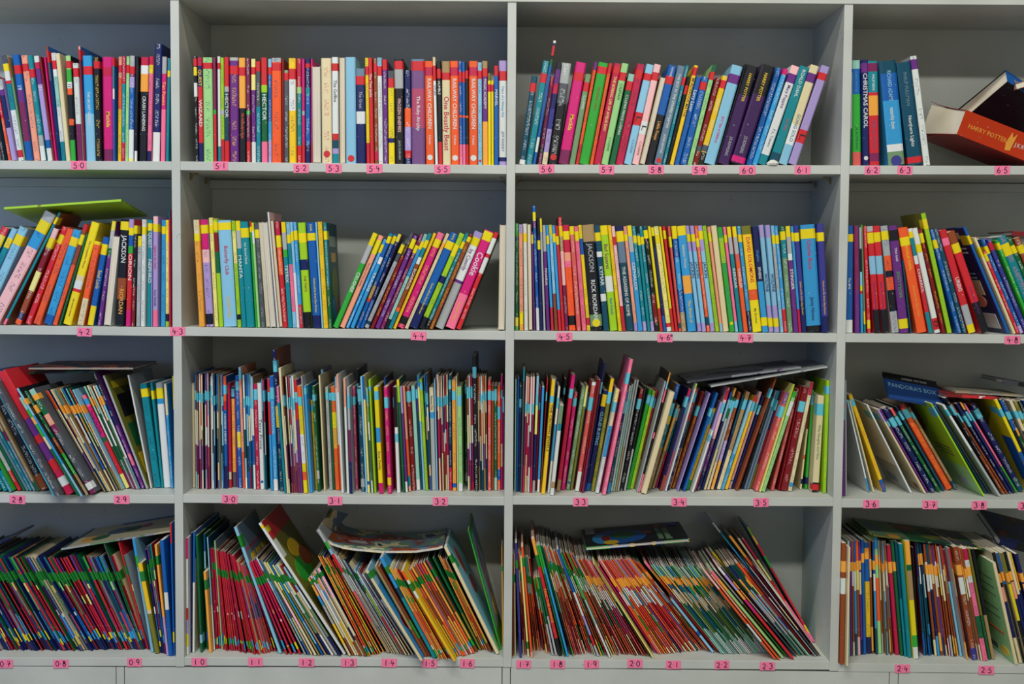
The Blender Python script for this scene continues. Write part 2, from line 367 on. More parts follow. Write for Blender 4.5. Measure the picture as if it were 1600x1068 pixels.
def build_book(B):
    row, bay, xb, wpx, bands, tapes, opts = (B[k] for k in ('row', 'bay', 'xb', 'wpx', 'bands', 'tapes', 'opts'))
    a, h, t, y, z = B['a'], B['h'], B['t'], B['y'], B['z']
    P = Vector((B['x'], y, z))
    h /= math.cos(a)/math.cos(B['a0']) if abs(a-B['a0']) > 1e-6 else 1
    if a > 0: h -= t*math.sin(a)*math.cos(a); P.z += t*math.sin(a)
    P.z += .0008
    dep = opts.get('d') or {1: .128, 2: .130, 3: .150, 4: .185}[row]*random.uniform(.94, 1.04)
    dep = min(dep, DEP-y-.014)
    name, cat = NAMES[row]
    M = Matrix.Translation(P) @ Matrix.Rotation(math.radians(opts.get('y', 0)), 4, 'Z') @ Matrix.Rotation(a, 4, 'Y')
    root = empty(name, '', cat, GROUPS[row], M)
    wid = {}
    p = 0
    for c, f in bands: wid[c] = wid.get(c, 0)+f-p; p = f
    order = sorted(wid, key=lambda c: -wid[c]); main = order[0]
    cover = opts.get('c', main)
    hasT = 't' in opts
    ink = opts.get('k') or ('wh' if lum(main) < .30 else 'nb')
    inkon = (not hasT) and not opts.get('P') and t > (.0056, .0056, .0056, .0050, .0085)[row] and opts.get('k') != 'no'
    if ink == 'no': ink = 'wh'
    b = min(.0007 if row < 3 else .00035, t*.18)
    if opts.get('P'):
        # fore edge outwards: two boards, pages between, spine at the back
        cv = cover_mesh('cover', t, h, dep, [(cover, 1.0)], 'wh', cover, False, parent=root)
        cv.matrix_local = Matrix.Translation((t, dep, 0)) @ Matrix.Rotation(math.pi, 4, 'Z')
        mesh_obj('page_block', box_v(b, t-b, .0015, dep-.003, .0015, h-.0015), BOXF, PAGES, root)
    else:
        cover_mesh('cover', t, h, dep, bands, ink, cover, inkon, row, parent=root)
        e = .0004 if row > 2 else .0016
        mesh_obj('page_block', box_v(b, t-b, .0024+b, dep-.0025, e, h-e), BOXF, PAGES, root)
        for (c, f0, f1) in tapes:
            if lum(c) > .6 or c in ('bk', 'dg', 'tn'): nm = 'sticker'
            else: nm = 'level_tape'
            cover_mesh(nm, t, h*(f1-f0), min(.022, dep*.2), [(c, 1.0)], 'wh', c, False, out=.00022, z0=h*(1-f1), parent=root, b=.0001, jit=.04)
        if 'q' in opts:
            sd = opts.get('s') or ('r' if xb < 817 else 'l')
            prints(root, opts['q'], lambda u, v, e: ((t+e) if sd == 'r' else -e, .004+u*(dep-.006), .001+v*(h-.002)))
        if 'a' in opts:
            sd = opts.get('s') or ('r' if xb < 817 else 'l')
            x0, x1 = (t-.0001, t+.0003) if sd == 'r' else (-.0003, .0001)
            mesh_obj('cover_picture', box_v(x0, x1, .006, dep-.004, .004, h-.004), BOXF, art_mat('picture_'+opts['a'].replace(',', '_'), opts['a'].split(','), 17), root)
        for tt in opts.get('t', []): lettering(tt[0], t, h, tt[1], tt[2], tt[3], root)
        for (c, f) in opts.get('dot', []): disc('publisher_mark', c, t, h*(1-f), t*.34, root)
    thick = 'thick ' if t > .020 else ('slim ' if t < .0085 else '')
    if row >= 3: thick = 'thick ' if t > .011 else ('very slim ' if t < .004 else 'slim ')
    lean = ''
    if row < 3 and abs(math.degrees(a)) > 9: lean = 'leaning '
    look = thick+lean
    if opts.get('P'): look = thick+lean+'page-edge-out '
    look += CN[main]
    sec = order[1] if len(order) > 1 and wid[order[1]] > .12 else None
    if sec: look += ' and '+CN[sec]
    BOOKS.append((row, xb+wpx/2, root, look, CN[tapes[0][0]] if tapes and not opts.get('P') else None, cat))
    return root

# colour recipes of the mixed runs: each book takes one line of bands
PAL = {
 'oxford': ['cm40 wh60 pl70 cm100', 'wh35 cm60 li75 pl100', 'cm30 sb45 wh70 pu85 gr100', 'lb35 wh65 rs80 pl100', 'cr45 wh60 pl90 cr100', 'wh45 lb60 gr75 pl100', 'bl30 wh60 mv85 lb100', 'bn30 cm60 pl90 cm100', 'cm50 tn65 mv85 wh100'],
 'oxblue': ['bl30 wh50 dt75 cm90 bl100', 'lb30 wh55 bl80 wh100', 'bl35 lb60 dt85 bl100', 'wh45 dt70 lb90 wh100', 'sb35 cm60 bl80 pl100', 'gr30 wh55 dt100'],
 'redblue': ['cr40 gr70 dt100', 'sb30 dt70 tl100', 'pk30 rs60 dt100'],
 'redwhite': ['cm40 cr70 cm100', 'wh50 pl80 wh100', 'cr45 wh60 cr85 cm100', 'lp35 pl75 cr100', 'wh30 bl50 wh70 bn100', 'dr40 cm70 pl100', 'bl30 wh60 nb85 cm100'],
 'mixwarm': ['cm30 bn50 cm75 dt100', 'lb30 lo45 cm75 tn100', 'wh35 pc60 gr85 dt100', 'or20 cm60 mv80 tn100', 'tl30 wh50 bl80 cm100', 'bn25 ly60 sg85 cm100', 'lp40 cr60 nb85 gr100'],
 'mixgreen': ['cm30 dn70 gr100', 'mt30 wh60 dn85 pl100', 'gn50 cm75 li100', 'lb35 wh70 sl100'],
 'greens': ['mt15 bl30 cm45 dn75 mt100', 'wh15 dn30 tn45 ol80 wh100', 'sg20 dt35 cm48 nb70 mt100', 'mt20 gn35 wh50 dn85 wh100', 'pg15 lo28 cm45 sg80 mt100', 'dn20 tl38 tn50 dn85 gr100', 'sb12 ol30 cm45 bl70 mt100'],
 'robins': ['gn16 rd50 cr80 sb90 rd100', 'dr15 g228 rd55 dr80 ye88 nb100', 'bl18 g228 nb60 sb85 nb100', 'nb15 g230 bl45 nb80 ly88 cr100', 'tl25 pg34 pl55 bl80 sb90 dr100', 'dn30 ly38 sg60 dt85 nb100', 'cr20 g230 dr60 rd80 sb90 nb100', 'pu20 g230 mv50 pl80 ye88 nb100', 'dr18 dn30 ly38 rd82 sb90 dr100', 'bl15 g225 dt60 rs80 sb90 nb100', 'cr15 g225 dr55 rd80 sb90 dr100', 'nb20 g232 nb58 wh64 bl86 ye93 nb100', 'dt30 dn60 sl80 ye88 nb100', 'rd42 ly50 cr85 ye92 nb100', 'nb40 dt70 dn85 ye92 nb100', 'dn20 g240 dt75 bl90 dr100'],
 'reds': ['cr20 gn26 rd60 wh64 rd88 lb94 rd100', 'rd90 gn96 rd100', 'cr50 sa55 cr88 ye94 rd100', 'rd30 cr86 sb93 rd100', 'cr60 lp65 rd90 sb96 cr100', 'rd87 lg94 cr100', 'cr40 rd88 gn95 rd100'],
 'redm': ['cr30 pu60 rd88 sb94 rd100', 'rd50 dr86 ye93 rd100', 'cr40 nb60 cr88 lb94 rd100'],
 'picmix': ['cm30 dn60 tn80 wh100', 'lb30 wh50 sg75 nb100', 'dn30 cr55 cm80 nb100', 'wh30 gr60 tn80 gr100', 'bn30 sa70 gn90 bn100', 'bl20 sb60 lb85 bl100', 'cm40 lp70 cm100', 'ly30 ol60 tn100', 'sg30 dg60 cm100', 'dr30 cm60 gr100'],
 'picmix2': ['cm30 lp60 bn70 cm100', 'lg20 cm40 ly60 dn80 gr100', 'bk30 pk40 rs60 cm85 lp100', 'wh50 gr75 cm100', 'sb20 wh60 gr100', 'lp50 rs70 wh100', 'gn15 ly40 ol70 tn100'],
 'cream': ['cm30 lp60 cm100', 'wh50 gr80 cm100', 'gr30 cm70 nb85 cm100', 'lp35 cm80 bn100', 'lb20 wh60 cm100', 'ly40 ol60 cm100', 'lo20 sb35 gr60 gy85 cm100'],
 'oranges': ['lo30 gn36 or70 lo92 wh96 or100', 'or18 lo60 or90 sb96 lo100', 'lo50 or88 cm93 gn97 lo100', 'rd15 or40 gy75 lo100', 'bn12 lo50 or85 gn92 bn100', 'tn15 lo88 bn100'],
 'oranges2': ['bn30 rs70 bn88 gn94 or100', 'lo30 or60 gy88 sb94 lo100', 'rs20 bn60 lo88 gn94 bn100', 'sa25 tn55 bn88 mt94 lo100', 'lo60 or85 sb94 or100', 'or30 bn62 lo90 lp100'],
 'greys': ['gr40 cm70 dg100', 'wh40 gr80 cm100', 'dg30 wh45 gr100', 'sl30 gr70 cm100'],
 'earth': ['bn20 wh38 bn60 dr85 cm100', 'or18 gn30 cm45 bn70 or90 rd100', 'dn25 cm40 sg60 bn88 gn100', 'rd20 wh40 dr70 or88 cm100', 'cm20 bn50 or70 dn90 cm100', 'sb20 gr40 bn70 dr100', 'gn20 mt40 or60 bn85 lo100', 'pc25 or50 dr75 sa100'],
 'earthpink': ['pc20 lo32 wh50 rs75 sa100', 'or25 wh40 bn70 or100', 'pk30 lo42 cm55 dr85 bn100', 'rd20 lo30 lp50 cr80 cm100', 'bn25 cm45 dn70 bn100', 'sa30 wh50 rs80 dr100'],
 'pinkorange': ['pk25 ye35 wh50 rd80 or100', 'or20 wh38 or70 bn90 or100', 'li25 lo35 gr50 pu80 nb100', 'sa30 wh48 rd75 sa92 cm100', 'lp25 lo38 wh52 or80 pc100', 'cr20 cm45 or75 lo100', 'or35 sb50 ly62 gn75 or100', 'lo30 or60 wh70 or92 cm100', 'sa20 mg35 lp50 or85 sa100'],
 'mixdark': ['dn20 ly35 tn55 bl75 mt100', 'nb25 lo35 gr60 dt100', 'dn30 gr50 ol80 ye100', 'or25 lo40 sl60 dg100', 'dt30 lb50 gr75 sg100', 'dn35 cr50 dg80 nb100'],
 'earth2': ['bn20 cm35 bn80 lo95 bn100', 'bn18 wh40 bn88 cm100', 'dt20 wh40 nb80 sb100', 'or20 ly45 bn85 lp100', 'pu25 cm45 pu85 nb100', 'rd20 tn45 bn85 lo100', 'bl25 wh45 sb80 dt100', 'gr25 cm50 bn80 gr100', 'tn20 wh40 sl70 bn100'],
 'darkblue': ['dt30 wh45 dt70 sb85 dt100', 'bk30 cm42 nb75 mt90 bl100', 'dn20 wh35 dt100', 'nb30 dt80 bl100'],
 'dark': ['bk30 pc45 nb80 cm100', 'nb30 lo40 dn100', 'dn40 tn60 bk100', 'gy30 nb60 dt100', 'bl30 bk100', 'ol25 ye60 bk100', 'cm35 nb70 bn100'],
}
def parse_bands(s):
    bands, tapes = [], []
    for tk in s.split():
        if tk.startswith('='):
            c = tk[1:3]; f0, f1 = tk[3:].split('-'); tapes.append((c, float(f0)/100, float(f1)/100))
        else: bands.append((tk[:2], float(tk[2:])/100))
    if not bands: bands = [('wh', 1.0)]
    bands[-1] = (bands[-1][0], 1.0)
    return bands, tapes
def parse_opts(s):
    o = {}
    for tk in [q for q in s.split(';') if q.strip()]:
        tk = tk.strip(); k, _, v = tk.partition(':')
        if k == 't':
            f = v.split(':'); o.setdefault('t', []).append((f[0], float(f[1])/100, float(f[2])/100, f[3]))
        elif k == 'dot': f = v.split(':'); o.setdefault('dot', []).append((f[0], float(f[1])/100))
        elif k in ('y', 'd', 'in'): o[k] = float(v)
        elif k == 'P': o['P'] = True
        else: o[k] = v
    return o
def block(row, bay, ox, oy, s, deff, text):
    X = lambda v: ox+v/s
    Y = lambda v: oy+v/s
    lines = [q.strip() for q in text.strip().splitlines()]
    for li, line in enumerate(lines):
        if not line or line[0] == '#': continue
        f = [q.strip() for q in line.split('|')]
        head, bs_, op = f[0], f[1], (f[2] if len(f) > 2 else '')
        hd, _, ft = head.partition('@'); opts = parse_opts(op)
        if hd.startswith('S'):
            _, n, x0, x1, u0, u1, y0, y1 = hd.split(); n = int(n); x0, x1, u0, u1, y0, y1 = map(float, (x0, x1, u0, u1, y0, y1))
            F0, F1 = map(float, ft.split()) if ft else (deff, deff)
            rec, _t = bs_.split()[0], ' '.join(bs_.split()[1:]); _, tapes = parse_bands(_t)
            last = None
            ws = [random.uniform(.8, 1.25) for _ in range(n)]; tot = sum(ws); acc = 0
            for i in range(n):
                q = acc/tot; wd = ws[i]/tot*(x1-x0); acc += ws[i]
                ch = random.choice([c for c in PAL[rec] if c != last]); last = ch
                bands, _ = parse_bands(ch)
                # vary the band ends a little so that neighbours differ
                bb = []; p = 0
                for k, (c, fr) in enumerate(bands):
                    fr2 = 1.0 if k == len(bands)-1 else min(.99, max(p+.01, fr+random.uniform(-.035, .035)))
                    bb.append((c, fr2)); p = fr2
                dt_ = random.uniform(-.015, .015); tp = [(c, a+dt_, b2+dt_) for c, a, b2 in tapes] if random.random() < .85 else []
                jy = random.uniform(-7, 9)
                make_book(row, bay, X(x0+q*(x1-x0)), X(u0+q*(u1-u0)), Y(y0+q*(y1-y0)+jy), wd/s, Y(F0+q*(F1-F0)+random.uniform(-6, 4)), bb, tp, dict(opts, seg=1, c=opts.get('c') or random.choice(['bk', 'nb', 'dn', 'dr', 'cm', 'gr', 'tn', 'bk', bb[0][0]])))  # mostly dark board colours, painting in the shade of gaps between neighbours
        else:
            xb, xt, yt, wv = map(float, hd.split())
            nx = None
            for l2 in lines[li+1:]:
                if not l2.startswith('S'):
                    nx = list(map(float, l2.split('|')[0].partition('@')[0].split()))
                break
            if nx and nx[0] > xb: wv = min(wv, max(.6*wv, nx[0]-xb))
            bands, tapes = parse_bands(bs_)
            make_book(row, bay, X(xb), X(xt), Y(yt), wv/s, Y(float(ft)) if ft else (Y(deff)), bands, tapes, opts)
# ------------------------------------------------------------------ top shelf
block(1, 0, 0, 60, 5.086, 965, '''
-25 -120 300 40|or40 gn70 tl100
20 -90 300 38|dt60 bk100
62 -70 300 30|rd50 or100
95 -20 330 43|gr12 pu20 nb60 li100|t:4:8:14:wh
142 5 140 46|dg8 wh24 rd27 tl52 wh90 rd97 wh100 =ye8-15
190 60 150 14|bn20 sg100
207 95 135 52|bl33 pu45 pl82 bl100 =rd10-18|t:19:28:34:wh
270 165 140 50|pc100 =rd8-15
325 215 140 40|tl76 gr86 wh100 =rd13-21
378 265 145 42|wh12 pu27 li80 bl88 wh100 =cr6-12|t:21:28:34:wh
424 310 150 18|dr100
444 350 150 15|mg100
462 364 65 20|bn4 dg30 nb100 =rd4-14|c:bl
486 400 120 38|wh22 mt50 wh82 tl100 =rd7-15|c:cm
526 440 122 34|cm100|k:no
565 525 140 45|pg13 gn25 wh31 or37 bk60 or66 bk80 gn100 =rd5-12|t:11:26:31:nb
613 572 200 48|wh62 pl100 =rd5-14
666 618 65 17|pc3 dr100 =rd3-12|c:bl
688 655 140 72|sb55 lb100 =rd10-18|t:THE SECRET GARDEN:34:66:wh
765 748 150 52|bk100 =rd4-11|k:gy
820 805 150 84|mg88 pl100 =cr10-18|t:Matilda:49:70:ye
906 903 155 20|tl30 wh40 bl100 =rd0-8
928 932 148 32|pc20 or50 gy100 =rd8-15
963 970 145 30|cr26 tl82 cr100
994 1005 145 26|pg100 =rd8-16
1021 1035 140 44|gr10 pl20 li30 bl70 wh97 ly100 =rd10-17
1067 1080 145 30|bk90 wh100
1100 1112 150 66|cr8 wh16 lo33 bk100|t:CRASH LANDING:38:70:wh
1170 1188 145 34|cr8 ye16 pk90 nb100
1208 1232 45 60|nb75 wh100|d:.15
1274 1285 148 38|gr16 mg50 pk100|t:Ten Poems:22:48:gy
1316 1332 160 24|tl12 ye18 tl100
''')
block(1, 1, 290, 70, 5.3385, 972, '''
80 62 100 30|bk10 ye18 bk25 wh38 bk100 =rd2-9
112 97 108 38|cr8 nb28 rd82 nb100|t:QUEST:12:27:gy;t:WIZARD:42:65:wh
155 145 108 80|pg100 =rd5-11|k:nb
238 230 108 28|pl50 gn54 rd100
268 258 100 26|wh85 tl100 =rd6-12
297 290 110 28|lg50 gr55 lg78 rd100
327 320 105 38|rd28 gr33 dt80 rd100|t:HECTOR:36:56:wh
372 366 108 72|gr3 pu100 =rd8-16|k:gy
450 442 112 55|lo48 bk100 =rd9-17|t:Mr Nobody's Eyes:50:80:or
510 505 115 34|pl50 gn54 pl80 rd100
549 542 120 38|ly30 pu80 wh100 =rd8-15
590 585 140 38|dg45 tl100 =rd0-10
634 628 110 50|rd26 lg33 dn80 pk100|t:HECTOR:36:58:wh
689 686 120 30|lb8 bl60 sb78 li100 =rd8-15
722 720 112 80|gr4 or100 =rd5-12|k:nb
803 801 125 18|dr100
823 820 215 38|sg10 dg100 =rd3-11
866 860 115 58|gy20 wh50 gy100 =rd10-20
930 925 118 40|cr27 pg33 tl83 rd100
973 970 120 24|mg50 gr54 mg80 rd100
1001 1000 115 42|nb28 tl35 bl83 nb100 =rd5-9
1045 1042 120 16|mg80 rd100
1062 1055 180 68|gr100|P:1;c:gr
1138 1130 115 84|cm100|k:cr;dot:rd:91
1228 1222 105 54|wh72 rd78 dt86 li91 tl100 =rd6-13|t:The Goffins:18:46:dg
1284 1280 105 50|tn100|P:1;c:tn
1340 1335 105 90|lb100|k:no;dot:rd:95
''')
block(1, 1, 540, 70, 5.3385, 995, '''
92 80 200 78|sl10 nb45 wh58 nb100 =rd8-17|t:The Great:22:44:gr
175 160 112 30|ye80 rd100 =rd8-16
208 190 112 32|rd100|t:The Two Jacks:12:40:wh;k:wh
242 230 115 32|bn100 =rd5-13 =cr88-96
276 262 110 38|lb8 wh100 =rd8-17
316 305 125 40|pu100 =rd0-10
360 352 220 50|dg8 ye72 nb77 ye100 =rd8-18
415 405 120 74|bk10 gr28 bk100 =rd2-10|t:FROZEN ENEMIES:37:70:lp;t:JACK DURHAM:78:95:gr
495 490 215 55|nb40 or60 li85 rd93 nb100
555 552 122 112|sl3 mv28 rs65 mv100 =rd2-11|t:The Ruby Airship:30:73:wh
671 662 138 74|or100 =cr6-14|t:RAILWAY CHILDREN:17:65:wh;t:E Nesbit:70:82:wh;dot:wh:93
748 720 105 24|cm8 wh100 =rd8-22|t:STUFF:26:36:bl
775 758 135 34|bk78 rd100 =rd8-17|t:HUMBLE:20:32:wh
812 803 140 66|tn18 cm100 =rd11-18|t:One Beastly Beast:25:95:cr
880 870 138 70|or100 =cr6-14|t:RAILWAY CHILDREN:17:65:wh;t:E Nesbit:70:82:wh;dot:wh:93
952 942 138 26|bl52 or54 bl80 pk100 =rd10-20
979 972 145 24|bl52 or54 bl80 pk100 =rd10-20
1004 997 148 25|bk52 or54 bk80 rd100 =rd8-16
1030 1028 138 74|or100 =cr6-14|t:RAILWAY CHILDREN:17:65:wh;t:E Nesbit:70:82:wh;dot:wh:93
1106 1103 150 34|lb100 =rd8-16|dot:rd:96
1143 1138 138 46|tn12 pu58 lo100 =rd7-15|t:MAGIC ACADEMY:18:45:wh
1191 1188 240 24|ol8 ye100 =rd12-20
1216 1214 300 24|ye100 =rd5-13
1242 1240 178 38|bl100 =rd0-10|t:MARVEL:24:40:wh
1283 1282 135 66|li12 wh92 nb96 li100 =rd10-19|t:Diary of a Wimpy Kid:20:58:sb;t:JEFF KINNEY:66:88:sl
''')
block(1, 2, 800, 60, 4.854, 958, '''
55 150 285 45|dt95 wh100 =rd8-18
105 240 170 48|tl100 =rd12-21
158 318 18 23|wh2 nb4 rd12 bk15 dn20 bl78 wh90 bl100
193 290 290 32|cr12 pl80 bk86 pl100|in:.01
228 340 190 40|bk6 pu20 cr30 nb45 vi65 li88 cm100
272 380 185 72|gr20 dg40 bk100|dot:rd:93;k:wh
352 490 178 80|mg86 pl100 =rd10-18|t:Matilda:48:70:ye
434 560 270 44|sg100 =rd9-19|t:C.S.LEWIS:22:40:wh
482 628 180 24|pu8 or80 rd100
510 662 180 76|gn100 =rd4-11|t:THE RIVER CHILD:22:48:bn;k:bk
590 738 190 26|or100 =rd0-10
620 780 188 55|cr100 =rd3-10|t:THE BORING LIFE OF AMELIE DAY:10:70:ly
678 838 188 52|pg100 =rd9-17|t:CASPIAN:20:36:dn;t:C S LEWIS:72:88:dn
734 888 268 50|mt8 dn100 =rd8-18|t:C.S.LEWIS PRINCE CASPIAN:20:70:wh
788 955 192 60|cr100 =rd6-15|k:bk
850 1025 195 58|lb100 =rd9-16 =rd48-61|t:L:50:59:bk;t:C S LEWIS:74:90:sl
912 1085 195 52|lp100 =rd8-16 =wh57-70|t:L:59:68:bk;t:C S LEWIS:76:92:bn
966 1130 290 42|tn100|P:1;c:tn
1010 1195 200 62|bl50 bk100 =rd11-19|t:MICHAEL:2:12:wh;t:Little Foxes:52:80:lo
1078 1264 205 60|sl100|t:THE BOY IN THE STRIPED PYJAMAS:5:66:wh;t:JOHN BOYNE:70:88:wh;dot:rd:96
''')
block(1, 2, 1050, 60, 4.854, 958, '''
-72 108 205 28|tl100 =rd12-20|k:wh
-45 125 290 26|bk100 =rd10-20
-18 168 205 32|gy100 =rd2-10|t:MURDEROUS MATHS:14:50:nb
16 192 292 46|bl100|t:Larry Laser:10:44:wh
62 228 288 54|bl100 =rd6-15|k:wh
118 310 200 36|dn8 pg100 =rd7-15
154 338 298 40|dr100 =dg78-84
196 388 282 44|gy86 bk100 =rd5-14 =dg78-85|k:wh
245 465 200 84|lb100 =pu9-18|t:BOY Tales of Childhood:48:82:mg
332 562 195 14|bk100
348 578 200 96|bk30 dp100|t:HARRY POTTER:8:36:gy;t:J.K.ROWLING:72:92:gr
446 690 195 108|bk30 dp100 =mg93-99|t:HARRY POTTER:8:36:gy;t:J.K.ROWLING:72:90:gr
562 795 222 48|bl100|k:wh
610 850 230 40|sb100 =mg0-6|k:wh
652 916 205 66|lp10 wh90 tl100 =pu8-17|t:Mary Poppins:16:46:pu;t:P.L. Travers:60:86:sl
735 982 208 72|tl88 dt100|t:ROALD DAHL:4:30:wh;t:The BFG:52:66:rs
812 1062 200 66|cm60 wh80 lb100 =pu8-17|t:GOING SOLO:50:76:sl
884 1145 205 66|li100 =rd7-14 =rd65-78|t:L:68:76:bk
''')
block(1, 3, 1310, 60, 4.855, 960, '''
86 90 260 20|gr60 dn100
112 105 170 68|mt8 bl32 gn87 sa100|t:HARRY POTTER:10:30:sb;t:J.K.ROWLING:62:85:dn
184 174 165 52|nb100 =pu3-12|t:CHRISTMAS CAROL:13:64:wh;dot:wh:93
240 222 175 74|tl30 rd33 lo52 rd88 pl96 rd100 =pl2-10|t:PHILIP REEVE:11:30:wh;t:HERE LIES ARTHUR:55:86:mv
382 312 178 124|dt12 bl38 sb80 wh87 sg100|t:RICHARD ADAMS:10:38:lb;t:watership down:42:68:wh;dot:vi:96
532 440 190 108|dt100 =rd92-98|t:PHILIP PULLMAN:8:44:sl;t:Northern Lights:47:87:wh
650 545 140 50|wh100 =pu3-12|c:gr
''')
# ------------------------------------------------------------------ second shelf
block(2, 0, 0, 300, 4.645, 965, '''
-300 25 250 60|rd8 ye20 pl40 tl100
-235 95 262 48|lb10 ye20 tl60 li100
-170 155 250 70|lb70 gn100 =ye8-18
-85 345 140 95|gr8 sb32 lp100 =ye8-18|d:.15
22 440 150 30|tl95 pk100 =ye4-10|c:bn
110 400 262 62|lp10 tn22 dr45 ly65 bn88 nb95 or100 =ye10-20|k:wh
180 448 250 55|rd100 =ye8-17
242 490 262 55|or100
318 540 270 62|sb90 bl100 =ye8-17|k:nb
382 615 235 36|rd6 bn40 or100 =ye10-20
425 640 300 22|dn100
458 670 215 80|ye52 cm57 wh65 rd68 ye100|t:The Competition Winner:15:48:bn;t:the worst winner:72:95:bn
560 702 355 64|or68 cm100 =ye0-4
632 740 325 62|bl78 ye100 =ye8-20|t:Soul Love:34:62:gy
705 800 210 44|ye9 gr26 dn33 pu100
755 830 320 60|gr100|P:1;c:wh
836 865 198 72|bk55 bn75 bk100 =ye2-10|t:JACKSON:16:40:wh;t:RIORDAN:66:88:lo
911 938 198 40|li12 bl25 gn32 rd85 mg100 =ye8-15|t:ORION:34:56:wh
952 975 245 32|bk60 dr100 =ye0-8
986 998 320 34|ye12 gr100
1022 1030 200 36|wh100 =ye7-14|k:dg
1062 1068 205 36|tl100 =ye3-10|t:QUEST:12:26:wh;t:NEPHRO:38:58:wh
1100 1104 270 10|li100
1112 1116 178 46|lp12 li85 pk100 =ye7-14|t:Lights in the Dark:22:52:cr;t:Lucy Daniels:64:84:nb
1160 1163 205 38|sb100 =ye6-13|k:dt
1201 1204 205 28|ye20 ly88 bk95 lg100
1231 1224 130 16|dt8 cr100
1248 1244 205 13|wh100 =ye4-10
''')
block(2, 1, 285, 320, 5.085, 960, '''
132 85 122 45|cm14 lo100 =ye13-20|k:bn
190 140 120 58|mg28 lp40 li88 bk98 li100 =ye5-13
255 208 105 32|ly100 =ye7-14
292 242 120 34|lg12 dr30 dn50 lg100 =ye2-10|k:no
330 280 128 104|lb100 =ye2-9|t:Butterfly Club:18:57:cr;t:Jacqueline Wilson:68:96:gy
438 388 130 30|lg10 ly40 lg88 bk93 lg100
472 420 130 38|ye9 gr26 tl100|t:MANTA:34:52:wh
512 458 138 64|tl100 =ye6-15|t:Ind. Samuel Sands:16:44:wh
580 530 135 18|rd5 ye10 gn100|c:gn
600 548 145 20|ye8 wh20 pg100
622 572 150 42|dg100 =ye6-14|k:gr
668 606 140 34|cm100|P:1;c:cm
704 636 140 46|cm100|P:1;c:wh
752 668 60 18|wh100|c:lp
772 696 125 26|tn100|P:1;c:tn
800 732 138 38|cr15 or50 rd100 =ye13-24
840 782 140 36|ye10 gr26 gn33 tl100|t:TETRIX:40:58:wh
878 822 140 30|lb12 tl40 pk85 lb100 =ye12-20
908 852 140 24|lb48 wh100 =ye9-18
932 878 140 28|sb78 rd100 =ye8-17
968 915 145 62|lg35 nb45 lg85 bk100 =ye10-19|t:THE TWITS:50:66:dr
1040 985 145 66|bl88 nb100 =ye10-17|t:DAHL:2:8:ye;t:Charlie and the Great Glass Elevator:46:92:ye
1108 1055 140 14|lb100
1123 1073 138 38|gy100|k:bn
1163 1118 145 32|tl60 dn100 =ye8-16|c:dt;k:cm;q:R,.15,.78,.85,.88,gr+R,.3,.63,.75,.72,lo+E,.3,.2,.85,.58,ol+E,.25,.05,.55,.3,bl+E,.6,.05,.9,.3,dr
''')
block(2, 1, 530, 340, 5.478, 940, '''
-55 298 130 54|ye13 gr32 gn38 gn100|t:CRUSHER:42:62:wh
2 340 150 52|pc100 =ye5-20|t:The Story of Tracy Beaker:25:60:dg
57 395 185 36|sb100 =ye6-15|k:wh
95 430 135 42|tl8 bl25 wh32 sb100 =ye3-10|t:TRAGG:42:60:wh
140 470 140 38|bl55 tn68 rd72 bl100 =ye2-10|k:gy
180 512 140 34|ye8 nb70 bl100
216 560 215 50|dg22 gr92 dt96 gr100 =ye2-12
268 600 130 38|dg12 bk24 dr100|k:gy
308 645 150 42|pu100 =ye4-14
352 700 140 34|pl100 =ye12-20
388 735 140 32|mt8 sb45 mt90 bk100 =ye8-16
422 770 135 36|tl25 wh32 bn78 or82 tl100 =ye7-15|t:SCARROK:38:58:wh
460 816 132 34|gy100|k:no
498 850 125 64|pk8 mg100 =ye7-15 =bk88-96|k:gy
563 930 135 36|cm10 lo17 cm100|k:dg
602 963 125 76|bl75 nb100 =ye9-17|t:DAHL:1:7:ye;t:Charlie and the Great Glass Elevator:46:92:ye
680 1040 132 50|lg45 nb52 lg88 bk100 =ye12-24
733 1090 132 36|tl90 bk100 =ye9-16
772 1125 140 42|dr6 bn100 =ye3-8|k:gy
820 1165 115 82|li8 wh50 pu53 gr100 =ye6-14|t:by Cassidy:14:44:pu
912 1260 105 88|mg65 pk100 =ye1-10|t:Cookie:20:48:wh;t:Jacqueline Wilson:70:97:gy
1003 1350 125 50|rd100 =wh6-22 =wh26-42|c:bk;k:wh
1362 1396 60 58|cm100|P:1;c:cm
''')
